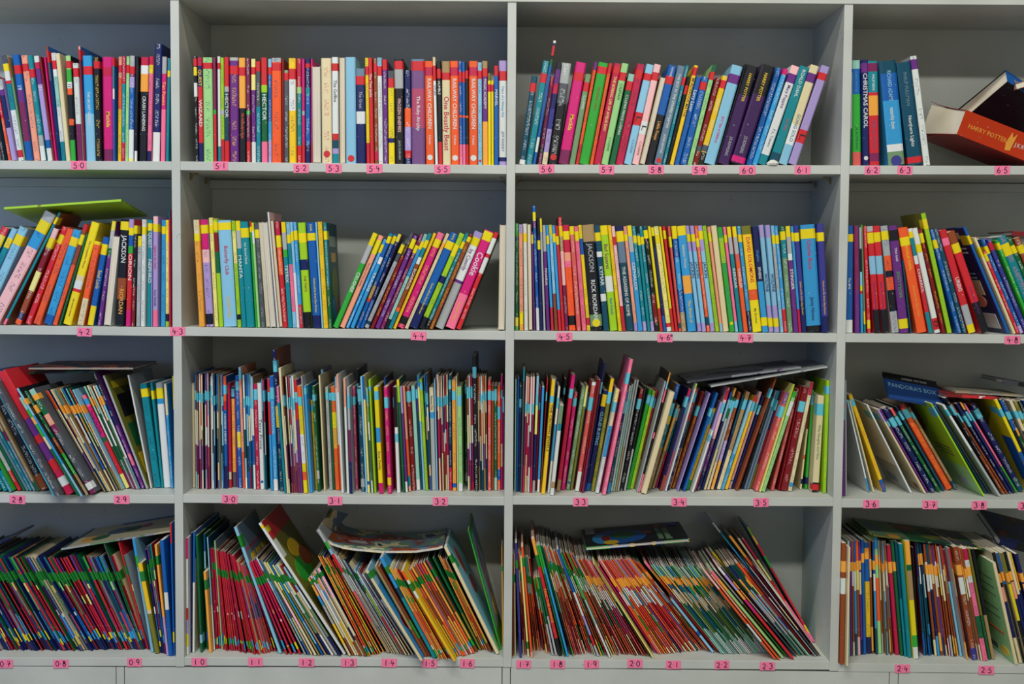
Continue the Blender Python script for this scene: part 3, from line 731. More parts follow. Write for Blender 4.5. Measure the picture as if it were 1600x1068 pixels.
block(2, 2, 800, 315, 4.854, 968, '''
24 25 168 26|gn12 dt16 dn88 ye96 gn100|k:wh
58 52 175 30|li8 pc82 ye94 lo100
92 85 170 34|wh100 =ye9-17|k:gr
128 120 170 34|tn100|P:1;c:tn
163 140 230 20|pu100 =ye3-12
186 150 35 26|bl5 ye12 pu18 bl82 wh100
214 193 125 24|bk16 nb100 =ye20-28
240 210 130 20|ye12 gr100
262 232 180 34|gr25 pu100|t:FINARIA:40:58:wh
298 253 180 26|sb78 rd100 =ye10-18
326 276 178 26|ye10 lb65 bn100
354 303 182 24|sb80 rd100 =ye8-16
380 326 185 24|rd100 =ye10-18
402 350 120 30|rd8 tn30 lp60 pl100 =ye8-17
434 388 180 56|cr26 pc34 pk40 or100 =ye6-14 =bk86-95|k:rd
492 432 190 38|dr8 sa100 =ye0-8|k:wh
532 465 190 36|pk100 =ye5-14|k:dr
570 503 180 28|ye13 bl28 ye88 rd95 ye100
600 532 180 92|tn16 bk85 sg96 bk100|t:JACKSON:19:44:gr;t:RICK RIORDAN:52:90:wh;dot:ye:93
696 625 182 46|dt25 wh30 dt65 wh72 dt100 =ye7-15|t:KYMAR:40:56:wh
745 668 185 62|ye9 lg48 wh63 lg100 =ye0-9|t:Bad Squares:14:45:pl;t:Best Friends:66:88:bl
809 723 182 28|gy52 ye100|k:dr
839 752 190 26|lp10 rd18 lp76 rd100
867 785 190 62|nb5 sl35 dt100 =ye5-15|t:THE ASSASSINS OF ROME:37:88:wh
930 842 190 26|pc92 li100 =ye8-14
958 873 185 36|ye10 gr25 sb100|t:CEPHALOX:36:60:wh
996 908 190 32|tl91 li100 =ye9-16|k:wh
1030 940 190 22|bk7 tl100 =ye9-18
1055 965 192 30|tl91 li100 =ye10-17|k:wh
1087 995 188 38|dt4 bk65 dr92 bk100 =ye4-12|k:wh
1126 1030 190 24|ye78 rd100
1150 1053 200 26|ye8 bk20 nb85 bl100
1178 1076 192 40|ly92 rd96 wh100 =ye8-16|k:dg
1220 1118 192 24|ye78 rd100
1246 1146 190 28|rd100 =ye4-12|k:gy
''')
block(2, 2, 1050, 330, 5.212, 965, '''
50 -45 125 26|sa92 dt97 sa100 =ye10-20
78 5 125 50|wh10 bl30 sb60 bl82 tn100 =ye0-12|k:wh
130 32 125 74|sb47 lo64 sb100 =ye0-9|t:Sebastian Winter:14:44:cm;t:The World of:68:94:gy
210 105 122 34|li24 lb92 li100 =ye8-15|t:JACKIN:34:50:nb
248 147 122 32|li24 lb92 li100 =ye8-15|t:JACKIN:34:50:nb
285 182 122 26|or100 =ye12-20 =dt86-94|k:wh
314 208 122 38|li24 lb92 li100 =ye5-13|t:JACKIN:34:50:nb
356 248 122 34|lg100|k:dn
393 288 130 22|pc92 lb100 =ye6-14
418 318 122 48|cm100|k:no
474 370 135 40|gn10 lg34 gn100|dot:ye:92;k:bl
517 415 130 24|pk90 lb100 =ye8-15
548 446 130 34|ye10 gr26 tl33 tl100|t:REKKAR:40:58:wh
587 489 128 34|ye10 gr26 sa33 or100|t:VARGLER:40:58:wh
625 528 125 32|sb80 nb100 =ye8-15|k:wh
660 568 125 74|ol8 gy60 or70 ye100|t:DAVID SOLOMONS:12:52:rd;t:My Brother:76:94:ol
738 652 128 48|nb52 sb100 =ye86-94|t:Kingdom:22:34:sb;t:SPHERE:38:50:wh
790 708 115 42|li12 lb75 li100 =ye87-95|t:WOLFINE:46:62:nb
836 757 115 40|li12 lb75 li100 =ye87-95|t:WOLFINE:46:62:nb
884 805 120 26|lb20 gr60 lb100 =ye9-17
912 832 122 30|sb78 rd100 =ye9-17
946 880 125 42|dn12 tl30 sg100 =ye5-13
994 925 125 38|ye10 gr26 wh32 pu100|t:STINGER:40:60:wh
1033 966 125 22|sb78 cr100 =ye6-14
1058 990 118 40|vi70 nb100 =ye7-15|t:Charlie and the Great Glass Elevator:46:90:gy
1102 1048 115 120|sb97 bk100 =ye4-13 =bk94-99|t:Charlie Bone:10:46:cr;t:Jenny Nimmo:66:91:nb
1226 1180 105 54|vi85 nb100 =ye8-16|t:Charlie and the Great Glass Elevator:46:90:gy
''')
block(2, 3, 1310, 325, 4.855, 928, '''
52 66 135 70|bl88 wh100 =ye8-15|t:The BFG:48:60:wh
128 102 135 42|pl60 pu100|k:mv
172 160 150 18|gr20 bk42 lb55 ye60 rd63 sb100
195 172 130 16|gn5 sg80 ye92 tl100
222 190 140 28|rd88 ye96 rd100
274 212 142 50|gr5 rd28 lb45 rd78 bk100 =ye6-16|t:James and the Giant Peach:48:84:pu
330 263 140 52|rd28 lb45 rd78 bk100 =ye6-15|t:James and the Giant Peach:48:84:pu
408 322 140 56|gr28 or42 bk48 or60 bk80 gr100 =ye5-13
472 382 140 66|pu100 =bk4-14 =ye87-96|t:TINA RAID:20:34:wh;t:JIGGY McCUE:42:68:gn
545 490 400 18|dt100
600 455 158 84|or100 =ye9-17|t:ROALD DAHL:18:40:gy;t:James and the Giant Peach:50:90:lo
688 525 160 40|wh3 tl26 wh34 rd80 tl100 =ye3-9|t:CHARKOL:40:60:wh
733 560 160 52|wh86 rd97 wh100 =ye15-23|t:D:87:96:bk
790 600 165 30|dr100 =ye4-13|k:gy
828 628 45 38|lg100 =ye5-13|c:ol;k:gn
905 692 170 34|bl100 =ye10-18|k:wh
943 722 165 40|dt100|k:wh
990 768 175 62|rd8 pk15 rd73 gr92 ye100|t:URBIG:46:60:wh
1090 820 190 66|bn15 rd70 bk100 =ye12-21|t:James and the Giant Peach:50:86:pu
1288 958 150 30|bl100 =ye8-16|c:bl;d:.19;k:no;q:R,0,0,1,1,nb+R,0,.84,.2,.93,ye+R,.2,.9,.55,.96,cm+R,.15,.8,.5,.812,wh+R,.15,.76,.5,.772,wh+R,.2,.56,.65,.57,lb+R,.2,.52,.65,.53,lb+R,.15,.36,.55,.5,cm+E,.2,.24,.5,.36,pc+R,.1,.04,.5,.18,wh
1325 1016 230 26|cm100 =ye10-20
1354 1095 335 26|rd100 =ye3-12|k:wh
1382 1085 240 36|bl92 li100 =ye8-16|k:wh
1422 1130 240 46|vi100 =cr4-12|k:wh
1472 1180 250 34|gn100 =ye3-10|k:wh
1512 1208 225 70|tl100 =ye8-20|k:pk
1590 1285 235 44|dn100 =ye8-16
1640 1325 235 55|bn100 =ye8-16
''')
# ------------------------------------------------------------------ third shelf
block(3, 0, 0, 555, 4.448, 940, '''
-75 -450 240 50@950|dn100
-20 -395 240 42@950|bl60 dn100
25 -350 240 40@950|dn60 lg80 tl100
70 -310 240 38@955|gn70 nb80 tl100
118 -260 260 38@945|nb55 gr80 rd100
160 -215 260 22@945|dn100
184 -190 260 20@945|sl100
206 -165 260 22@945|tl100
230 -135 260 22@945|tn40 pl50 sl100
254 -108 260 26@948|tn90 dn100
284 -70 240 60@945|bk85 bn100
372 -18 230 18@985|cy100
394 -2 200 50@998|dg100
458 25 128 85@978|rd38 pu52 rd58 pu72 rd80 cr100 =wh86-93|d:.17;k:no
548 85 300 28@985|mt12 gn40 cm52 dn100 =lo20-27
580 110 235 22@985|lb25 sb70 lb100 =lo10-15|c:bk
606 150 255 30@976|dn45 bn60 gn80 tn100 =lo14-21|c:bk
636 215 250 60@972|mt10 dn24 pc34 pl42 dg88 pl100 =lo5-10 =wh90-96
S 10 698 865 280 535 245 235@952 938|mixwarm =lo16-24
868 555 285 38@928|pk12 mg45 dn50 rd85 ly100 =sb4-10|t:Pamela the Pirate:12:46:nb
S 5 908 980 580 690 215 220@930 935|mixgreen =lo12-20
985 640 130 26@930|bk20 nb45 pu70 pk80 pu100
1016 712 145 16@930|gr100|c:ol;d:.17;k:no;q:R,0,0,1,1,ol+R,.1,.88,.9,.94,ye+R,.12,.62,.9,.82,bk+R,.12,.36,.9,.56,dn+R,.12,.12,.9,.3,gy
1045 885 140 12@925|wh100|c:gr;k:no;q:R,0,0,1,1,gr+E,.3,.3,.95,.75,dn+E,.2,.1,.8,.3,sl
1070 970 200 50@922|tl100 =ye5-13|k:nb
1122 1042 190 18@922|tl100 =ye8-16
1140 1080 195 48@922|gr8 sb20 wh100 =ye5-15|k:no
1192 1142 200 24@924|cm30 sb100
1217 1190 145 18@918|ye30 pu60 sb100
''')
block(3, 1, 285, 535, 4.107, 938, '''
66 56 262 20@932|cm100|k:no
S 8 88 182 82 172 200 205@938 938|oxford =cy16-24
184 176 220 12@937|wh100 =cy8-18
S 6 198 272 190 262 205 210@938 937|oxblue =cy18-26
274 265 218 24@937|or22 rd30 bl80 nb100 =cy8-16|t:HORRID HENRY:34:60:wh
299 288 262 20@932|cr85 cm92 rd100
322 305 285 26@928|dt12 lo85 dg100 =cy2-10
349 332 260 10@930|pu100
360 337 215 26@933|bl50 ye64 bl100 =cy5-13
388 358 160 18@935|lb6 pc70 or100 =cy5-10
S 5 407 472 388 450 205 215@940 942|oxblue =cy20-28
474 455 268 24@942|cr100 =cy5-15|k:wh
500 479 262 28@942|wh100|dot:bl:93;t:Terry Prone:30:66:dg
S 3 530 568 512 540 240 220@943 943|redblue =cy10-20
568 543 235 16@950|rd50 sb100 =cy12-20
586 556 218 30@952|bl20 sb90 wh100 =cy10-20
626 575 45 26@955|nb40 gy55 nb70 dt100 =cy8-16|c:bn
654 603 285 16@968|pk15 tl100
671 618 165 20@968|cm100|k:no
S 3 692 728 642 690 218 222@968 968|oxford =cy17-26
''')
block(3, 1, 440, 550, 4.36, 960, '''
S 4 72 126 32 80 165 170@960 960|oxford =cy18-28
128 85 190 22@960|rd35 pu100 =cy11-20|k:wh
152 108 235 36@962|or12 ye45 wh72 ye80 or88 ye100 =cy10-18
189 135 165 10@960|gr100
200 155 232 22@960|sb100 =cy2-8
224 188 330 30@938|gy100 =cy5-12|k:dn
256 215 235 24@950|dn80 gr88 dn100 =cy8-14|k:wh
282 235 160 14@945|cm100
300 262 120 20@842|lb15 li95 gr100|in:0
327 296 240 22@940|gr100 =cy5-12
350 322 245 16@938|dn100 =cy5-12
367 332 235 32@940|or25 ye40 lo60 or100 =cy6-14|k:gn
400 360 170 14@940|lb10 wh60 or100
417 380 155 18@962|pc15 wh100
436 410 190 12@945|dt20 wh100
449 426 180 20@965|pc25 wh100
471 450 240 22@965|gr40 pl70 nb100 =cy8-20
500 475 235 24@940|rs100 =cy10-18
527 500 118 14@930|bk100 =cy12-20
543 515 240 28@950|dt100 =cy2-14 =gr88-96|k:wh
573 535 170 14@960|lb100
589 553 165 18@960|bl20 ly90 bl93 ly100
S 2 608 632 570 595 240 245@960 960|greens =cy5-12
633 594 190 18@958|lg100 =cy6-10
653 620 240 18@942|nb60 pu100
673 642 240 40@965|ye38 sb52 ye90 mg100 =cy4-12|t:Keren Danisky:58:80:nb
715 680 175 14@932|bl25 wh50 nb100
731 705 238 34@965|mg85 gy92 mg100 =cy10-20|k:gy
768 745 240 16@938|dr100 =cy10-20
786 762 240 26@960|bk38 wh100 =cy44-52|k:no
''')
block(3, 1, 600, 540, 4.19, 948, '''
122 82 225 20@960|ye5 lg20 dn100
143 103 270 18@960|li25 pu90 wh100
162 121 270 18@955|pc50 or85 tl95 pc100
182 140 268 30@948|dr100 =cy5-15|k:wh
213 176 262 26@945|mt90 wh100 =cy3-14|k:no
241 205 265 14@942|vi25 dt100 =cy3-12
257 215 195 14@945|sb10 ly40 lb100
273 232 220 20@948|lg100 =cy3-10
S 2 294 312 258 285 190 185@945 945|oxblue =cy15-25
314 295 275 30@945|cm24 sb30 gr100|t:Famous Five:6:24:nb
346 328 220 10@948|lb100
S 7 357 426 340 418 195 190@948 948|redwhite =cy18-26
428 422 195 18@948|dt60 nb80 cr100 =cy4-12
450 445 225 26@952|lo93 bl97 lo100 =cy10-18
480 470 200 10@950|cm100
493 483 272 34@956|pg92 wh100 =cy8-18|k:dn
529 522 235 20@892|dn100 =cy3-12 =gr88-96|k:wh
S 3 550 590 542 575 200 205@950 950|oxford =cy10-20
594 578 70 26@953|bk100 =cy8-16|k:wh
S 5 622 678 612 668 195 200@948 948|mixwarm =cy15-22
680 680 225 22@951|rd8 sa100 =cy10-18|k:wh
703 702 265 18@946|bn100 =cy5-14
722 720 265 20@946|dn88 mt100 =cy3-14|k:wh
743 743 265 20@946|or80 bl90 or100 =cy20-32|k:wh
764 765 195 12@942|mg60 cm80 mg100 =cy13-20
777 778 270 8@942|pl100 =cy10-25
''')
block(3, 2, 795, 550, 4.36, 955, '''
38 45 185 8@950|mt100
48 60 175 12@950|bl100
61 73 235 16@950|dt25 nb100 =cy12-20
78 98 115 14@955|tl10 dg100
S 5 93 158 120 175 170 178@955 955|redwhite =cy22-30
160 190 165 18@955|lb20 ly50 nb90 gr100 =cy15-25
179 210 240 14@940|cr100 =cy15-22
194 228 238 20@955|sb88 wh100
215 263 180 14@955|rd15 dr60 bn100 =cy12-20
218 290 190 28@968|gy100 =cy14-20|t:THE CROWN JEWELS:22:62:bk
247 318 185 20@940|bl12 dt20 nb70 pu100
262 336 240 16@960|wh35 sb70 wh100 =cy10-20
282 350 365 26@978|sg20 tl28 wh85 tn92 wh100|k:no
309 385 185 12@930|bk100 =cy8-14
322 428 155 28@950|mg15 cr90 tn100 =cy12-20|k:no
356 445 275 28@940|cr8 mg100 =cy6-14|k:wh
390 500 235 28@940|sg100|dot:bl:93;k:wh
420 528 230 18@940|ly20 ol100
438 545 250 10@930|dt100 =cy3-20
449 568 205 34@950|wh3 sa82 wh100 =cy14-26|k:wh
484 600 190 10@955|dr100
496 612 190 18@960|dr60 pl100
512 650 75 12@950|nb15 wh18 nb100 =cy15-24
524 648 260 34@945|nb93 bl100 =gy4-16|t:CLOUD BUSTING:22:54:lb
560 696 180 28@950|gy12 ol100 =cy12-22|k:gy
590 732 255 26@963|ly15 cm35 sb65 wh100 =cy12-22
617 755 265 14@955|pl100
634 826 50 30@975|pk100 =cy10-18|k:wh
''')
block(3, 2, 950, 550, 4.36, 950, '''
-8 122 265 24@962|bl20 nb55 dt90 sb100 =cy10-22|k:wh
18 145 230 14@950|wh100
34 162 220 12@950|mt100 =cy15-25
48 182 190 14@950|gr60 tn100
64 200 190 12@950|gr100
78 222 250 28@945|dr12 bk100 =cy10-20|k:wh
108 250 235 14@945|bk60 gr100
124 280 255 26@935|gn100 =cy5-14|k:dn
152 308 265 24@935|lg100 =cy5-16|k:dn
178 342 262 16@928|cr40 bn70 tn100 =cy8-18
193 385 200 12@955|gr100
206 415 140 14@955|lo8 lb14 pk25 bk50 pk55 bk85 pk100
222 418 270 42@968|cm100|k:no
266 468 218 32@935|bl14 bk28 ye38 tl60 tn100 =cy18-30
300 490 360 26@930|tn15 lo55 tn100 =cy5-15
328 505 385 16@925|cm15 tl55 cr90 mg100
346 528 250 22@945|cr8 nb85 bn100 =cy8-18|k:wh
369 545 275 18@940|bl10 li60 pk100 =cy15-22
388 600 215 10@950|lg5 wh100
399 598 245 22@940|rd32 nb100 =cy5-14|k:wh
423 622 240 12@930|nb15 dt30 dn60 lo100
437 650 270 28@930|dr15 bn100 =cy15-25|k:gy
466 680 280 10@950|li100
477 695 275 26@925|ol90 nb100 =cy8-15|k:dn
505 730 278 20@950|bl100 =cy16-24|k:wh
526 728 380 38@940|gy88 gn100 =cy5-20|k:dn
566 705 535 16@958|wh100 =cy8-18
583 760 340 22@945|li40 rd50 li80 sa100|k:nb
606 805 240 26@945|cr12 lp50 pu80 nb100 =cy15-25|k:wh
633 838 270 18@940|bl8 lb30 nb100
''')
block(3, 2, 1120, 550, 4.36, 940, '''
-88 125 245 20@940|lo8 dn30 gr60 cm100 =cy12-20
-66 118 315 22@940|dn15 gr70 cm100 =cy3-15
-42 145 272 24@940|bn50 li70 lo100 =cy8-16
-16 175 300 14@938|dt40 nb100
0 205 270 28@938|tn60 cm100 =cy8-18|k:bn
30 230 330 22@940|lb60 sb100|k:wh
54 258 300 24@938|rd6 gy100 =cy6-16|k:or
80 295 270 22@932|lp100 =cy12-20|dot:bl:92
104 318 300 18@932|nb100 =cy10-20
124 402 175 16@945|bn100 =cy10-18
142 345 330 20@932|dr100 =cy2-12|k:wh
165 372 300 18@932|dg40 bk100
185 388 262 20@935|sl100 =cy8-16|k:nb
207 425 265 20@935|tl20 sl100
229 445 262 18@932|nb40 dr75 ol100 =cy10-20
249 455 275 36@950|mv12 sa100 =cy14-25|k:wh
289 515 220 14@955|lg30 ly100
305 528 268 26@955|gn6 pg100 =wh10-24|k:dn
368 550 250 28@945|dr20 sa100|k:wh
418 572 235 16@945|dr100|in:0
436 586 235 50@948|dr100 =cy14-24|k:lp
488 636 205 26@950|cr12 cm92 sb96 cm100|k:dg
566 645 350 16@935|dr30 cm60 or65 cm88 nb94 cm100
600 660 260 22@935|gn100 =cy5-15 =nb88-95|k:wh
650 688 300 58@955|cm90 bk100 =cy8-20 =rd92-98|t:Why Naughty and Nice:26:70:sg
724 728 195 28@962|lg100 =cy5-12|k:gn
''')
block(3, 3, 1310, 570, 4.545, 915, '''
28 34 60 20@932|cy25 pk28 cy38 pu100|k:no
50 44 110 12@930|gr100
212 60 255 12@905|lb10 wh85 sb100|c:wh;d:.14
246 82 258 14@905|cm100|c:wh
316 66 215 32@902|gy88 bl100 =cy5-12|k:rd
512 198 285 14@912|wh100|c:wh;d:.16;q:R,0,.84,.3,.92,cy+R,0,0,1,.3,gr+R,.35,.06,.75,.15,sl
612 275 320 16@916|li15 cm100|c:cm;d:.16;q:R,.1,.86,.4,.94,cy+E,.5,.5,.85,.84,bn+R,.1,.03,.3,.09,bn
630 292 322 16@908|pu100 =cy14-20
658 315 316 44@910|nb100 =cy12-22|k:wh
708 365 318 30@905|rd8 dn100 =cy10-20
742 402 300 22@898|nb12 dt100 =cy6-16
770 430 292 52@892|rd4 or100 =cy6-16|k:lo
826 490 310 26@888|tn90 dt100 =cy6-14
1030 655 278 14@935|lg100 =cy4-12|c:lg;d:.20;q:R,0,0,1,.3,pg+R,0,.85,.2,.93,cy+E,.66,.6,1,.99,bn+R,.25,.05,.55,.15,gr+R,.2,.44,.7,.455,ol+R,.2,.48,.7,.495,ol+R,.2,.40,.6,.415,ol
1052 668 292 14@916|dt100
1074 685 296 14@916|dg100
1138 738 290 22@936|wh50 gr100 =cy5-12|c:gr;d:.15
1166 755 240 24@922|bk60 bn100 =cy8-18|k:lp
1194 800 285 16@918|bn100 =cy10-20
1214 832 280 24@916|nb100 =cy14-26|k:wh
1242 862 272 18@914|lo8 nb100 =cy10-20
1264 890 282 16@912|pk70 gn100 =cy10-20
1284 940 290 46@905|nb85 dt100 =cy6-16
1425 1110 252 30@925|ye55 bl80 ye100 =cy10-18|c:ye;d:.15;k:no;q:R,0,.85,.3,.92,cy+R,0,.12,.35,.6,bl
S 7 1445 1650 1145 1380 255 265@925 920|dark =cy12-20
''')
# ------------------------------------------------------------------ bottom shelf
block(4, 0, 0, 800, 4.272, 920, '''
S 44 -10 665 -355 305 300 305@922 925|robins =g217-26
S 21 668 1005 312 768 303 292@920 914|robins =g217-26
1008 905 180 26@935|sb15 gn25 lb100
1034 893 345 40@945|gy52 cm56 ol100 =g29-20|c:ol;k:no
950 738 215 10@918|dg30 dn100
990 862 205 10@918|rd100 =g222-30
S 4 1074 1112 965 1012 245 205@945 952|robins =g214-22
1111 1030 220 16@958|lo65 li100 =g210-18
1127 1065 190 30@960|bl45 wh60 bl100|c:bl;k:wh
1156 1132 75 12@958|rd15 bl82 ye90 bl100
''')
block(4, 1, 285, 780, 3.955, 940, '''
14 10 240 16@960|mg18 wh60 rd70 li82 ye93 wh100
32 24 210 12@945|nb100
52 34 200 18@946|bl42 wh100|c:bl;d:.2;q:R,0,0,1,.78,cm+E,.1,.36,.95,.77,bn+E,.25,.16,.8,.38,gy+R,.3,.04,.9,.14,lp
120 90 225 18@946|dn100 =lb85-92
140 124 215 14@925|bl15 lb30 dn85 bl93 dn100
170 130 450 22@948|lo100 =g210-22
194 158 235 10@932|lb60 wh100|c:dt
S 3 206 240 165 195 310 312@928 928|reds =g215-22
242 212 258 10@928|pg100|c:sl
S 18 254 472 200 350 318 348@932 960|reds =g218-25
S 7 474 588 352 385 378 458@960 938|redm =g212-20
596 294 175 26@955|lb100 =g27-16|c:gr;d:.18;q:R,0,0,1,1,sl+R,.04,.8,.96,.82,rs+R,.15,.52,.35,.76,gy+R,.42,.5,.62,.76,gy+R,.7,.5,.95,.76,gy+E,.1,.1,.9,.44,cm
S 4 640 752 385 445 385 370@960 956|reds =g216-24
S 11 756 992 450 640 370 430@962 968|picmix =g212-20
996 462 152 24@962|wh100 =ye2-4|c:cm;d:.2;k:no;q:R,0,0,1,1,ol+R,0,.87,1,1,rd+R,0,.92,.16,.96,ye+R,0,.73,.13,.86,wh+E,.12,.48,.72,.67,gn+E,.3,.66,.72,.79,gy+E,.5,.56,.97,.7,bn+R,0,.1,1,.3,tn
''')
block(4, 1, 460, 780, 3.956, 965, '''
S 7 338 452 85 150 485 425@970 972|cream =g24-9
S 7 455 560 152 232 350 375@975 945|oranges =g29-17
575 145 192 26@952|gr10 gn16 lb20 rd35 gr50 sa75 tn100|d:.15
S 7 602 665 240 345 330 410@950 962|greys =g214-20
''')
block(4, 1, 610, 780, 3.958, 970, '''
76 -221 440 16@962|lb18 gn24 lg55 rd85 bn100 =g23-10|c:sb
S 4 94 180 -205 -165 450 470@965 970|greys
186 -155 445 24@1003|cm100 =g23-9|c:sb;d:.15;k:no;q:R,0,.82,1,1,lb+R,.03,.9,.3,.96,gn+E,.1,.25,.9,.5,dr+E,.3,.55,.8,.75,bl
214 -100 420 20@975|tn70 bn100
236 -80 420 18@972|bn60 gn80 bn100
264 -70 368 28@985|sb30 dt40 tl100 =g29-16|c:sb
S 7 294 388 -5 72 425 440@985 990|oranges =g212-20
392 75 450 24@1005|or10 wh30 gy100 =g214-22|k:no
S 9 418 545 98 235 440 372@975 945|oranges2 =g212-20
552 260 365 14@935|dn60 ol100
S 5 568 632 298 350 345 400@930 945|oranges =g214-22
640 345 320 12@940|lo100
654 325 300 26@960|cm100 =g28-15|c:lb;d:.17;k:no;q:R,0,0,1,.12,pg+R,.04,.78,.2,.86,gn+E,.35,.66,.6,.92,sa+E,.4,.45,.8,.62,rs
682 480 190 12@932|gn100|c:gn;d:.17;q:R,.12,.14,1,.94,lb+E,.35,.55,.5,.88,rs+E,.55,.35,.75,.6,rs+E,.45,.16,.9,.34,ly
696 690 290 10@905|lo20 gn25 lo100
''')
block(4, 2, 795, 790, 4.106, 955, '''
22 24 310 10@965|bn100 =g220-28
37 38 310 10@962|cm100 =g220-28
68 42 240 20@975|vi100 =g215-22|k:lb
S 2 92 118 62 78 300 300@955 955|earth =g220-28
120 68 325 16@970|ly85 cm100 =g285-92
141 80 265 18@975|or95 pc100 =g210-18
S 4 164 212 108 140 325 325@930 932|earth =g220-28
218 140 340 14@925|dr100
S 2 240 275 145 160 460 460@945 950|earth
276 155 460 18@962|gn15 dn60 gr100
298 178 460 18@962|dn50 gr100
320 122 215 30@965|lo20 rd85 bk100 =g214-24|t:TRIC THE DANCE:42:72:lo
355 185 260 14@968|gn25 dn100
372 200 255 18@970|gn20 sb100
394 212 258 16@955|dn60 bk100
S 8 412 505 225 290 262 275@965 948|earth =g215-23
S 4 508 565 290 325 290 300@945 960|earth =g215-23
568 285 285 20@968|bl40 wh62 li80 rd90 gr100
S 3 592 640 330 360 300 310@962 960|earth =g215-23
644 400 450 16@975|gn30 mt60 wh100|k:no
S 6 662 738 350 400 305 315@965 948|earth =g215-23
''')
block(4, 2, 950, 800, 4.27, 950, '''
S 10 108 290 -268 -95 312 325@950 960|earthpink =lo18-26
298 -100 350 14@975|tn30 ly100
316 -75 365 16@937|mg100
S 21 336 655 -62 172 320 312@952 918|pinkorange =lo20-29
S 3 658 688 180 215 330 340@925 925|pinkorange =lo12-20
694 425 590 26@940|lb60 bl68 lb100|k:no
726 240 345 26@930|pk8 lo20 or35 rs45 rd100|k:no
S 29 756 1108 285 665 355 370@945 942|greens =lo13-22
''')
block(4, 2, 1110, 800, 4.271, 960, '''
432 -55 400 22@985|lp20 or60 wh80 or100|k:no
456 -35 430 18@988|pc50 or100
478 -5 400 24@978|pk10 lo22 pg100|k:no
504 20 380 14@965|wh40 ol70 gn100
520 0 275 22@870|gy15 lg45 pk70 wh90 pu100|in:0
546 50 375 22@985|wh8 li25 lo35 mg50 rd100|k:no
S 7 572 688 85 200 370 345@962 955|mixdark =lo16-24
692 215 348 30@950|or35 rs60 dr100
726 262 375 12@950|rd40 dr100
S 3 740 785 300 335 408 425@965 968|greys
672 62 75 18@800|wh8 tl20 sb45 pk75 lo85 sb100|k:no
694 185 165 28@805|lo20 or28 cr100|t:THE ROYAL BABY SITTER:34:88:pk
728 250 180 20@815|cm100|P:1;c:cm
750 275 185 22@830|cr20 ly40 rd60 pk100|k:no
775 330 105 20@800|lg8 lo15 rd25 gn35 rd85 gy92 pk100|c:tl;k:no
''')
block(4, 3, 1305, 790, 3.841, 895, '''
22 26 225 36@950|bn100 =lo15-24 =wh29-42|k:no
60 62 250 16@962|cm100|k:no
78 76 215 12@902|mt100
92 90 215 14@902|pu100 =lo18-26
S 4 108 168 96 152 205 210@896 896|earth2 =lo18-26
170 155 205 18@892|bl100 =lo12-20
190 178 222 32@888|bl35 gy85 nb100 =lo5-15|k:nb
S 2 223 258 205 228 208 210@890 890|earth2 =lo18-26
260 236 190 26@888|sb10 pg35 or72 pg100 =lo15-24|k:no
S 5 288 358 265 308 210 212@892 896|earth2 =lo18-26
362 312 240 30@896|cr100 =lo15-25|k:no
394 335 215 22@900|dn100 =lo18-26
418 352 215 18@905|dt50 tl100
440 400 232 30@912|tl100|c:tl;k:no;q:R,.1,.74,.6,.95,wh+R,.18,.76,.5,.92,sl
474 425 250 12@905|bk100
488 432 215 40@920|lo20 dn25 tn50 ye80 gn90 wh100|k:no
S 4 532 592 480 520 215 225@898 898|darkblue =lo10-20
S 9 595 752 525 655 228 250@898 904|earth2 =lo18-27
754 655 265 18@903|dr30 lb100
774 672 262 20@903|rd30 bl100 =lo10-18
S 1 796 815 700 715 250 252@920 920|earth2
818 688 250 42@926|bn27 wh42 bn90 vi100 =lo16-25
S 2 862 888 728 752 255 258@926 930|earth2 =lo18-27
890 765 262 30@932|cr10 wh30 pk60 dn80 pk100 =lo16-24
922 795 260 16@925|ol60 dn100
940 815 262 22@922|bk60 tn100
1080 945 345 22@956|cm100|c:pg;k:no;d:.2;q:R,.1,.8,.8,.815,sg+R,.1,.72,.85,.735,sg+R,.1,.64,.8,.655,sg+R,.1,.5,.85,.515,sg+R,.1,.42,.8,.435,sg+R,.1,.26,.5,.275,or+E,.08,.03,.3,.12,gy+R,.4,.04,.9,.09,bk
S 7 1106 1270 945 1090 280 290@950 950|dark =lo18-26
''')

settle()
# ------------------------------------------------------------------ books lying on top of the rows or fallen over
def frame_book(name, label, cat, O, ex, ey, ez, L, W, H, cover_mat, thin=.0009, spine=True, pages=True):
    """closed book: L along ex (spine length), W along ey (spine to fore edge), H thickness along ez"""
    M = Matrix.Identity(4)
    for i in range(3): M[i][0], M[i][1], M[i][2], M[i][3] = ex[i], ey[i], ez[i], O[i]
    root = empty(name, label, cat, None, M)
    vs = []; fs = []
    def add(b):
        k = len(vs); vs.extend(b); fs.extend([tuple(k+i for i in f) for f in BOXF])
    add(box_v(0, L, 0, W, 0, thin)); add(box_v(0, L, 0, W, H-thin, H))
    if spine: add(box_v(0, L, -thin, thin, 0, H))
    c = mesh_obj('cover', vs, fs, cover_mat, root)
    if pages: mesh_obj('page_block', box_v(.002, L-.002, thin*1.5, W-.003, thin, H-thin), BOXF, PAGES, root)
    return root
def near_edge_book(name, label, row, p0, p1, y, W, H, mat, drop=0.0, cat='book', spine=True):
    """p0, p1 = lower front corners seen in the photograph, y = their distance behind the shelf edge; drop = fall towards the back"""
    A, B = at_y(*p0, y), at_y(*p1, y)
    ex = (B-A).normalized(); L = (B-A).length
    ey = Vector((0, 1, -drop)); ey = (ey-ex*ey.dot(ex)).normalized(); ez = ex.cross(ey)
    return frame_book(name, label, cat, A, ex, ey, ez, L, W, H, mat, spine=spine)
near_edge_book('picture_book', 'lime green picture book lying flat across the tops of the second shelf paperbacks', 2, (6.5, 327), (189.5, 314.5), .0, .165, .004, art_mat('lime_cover', ['lg', 'lg', 'lg', 'ol']), .135)
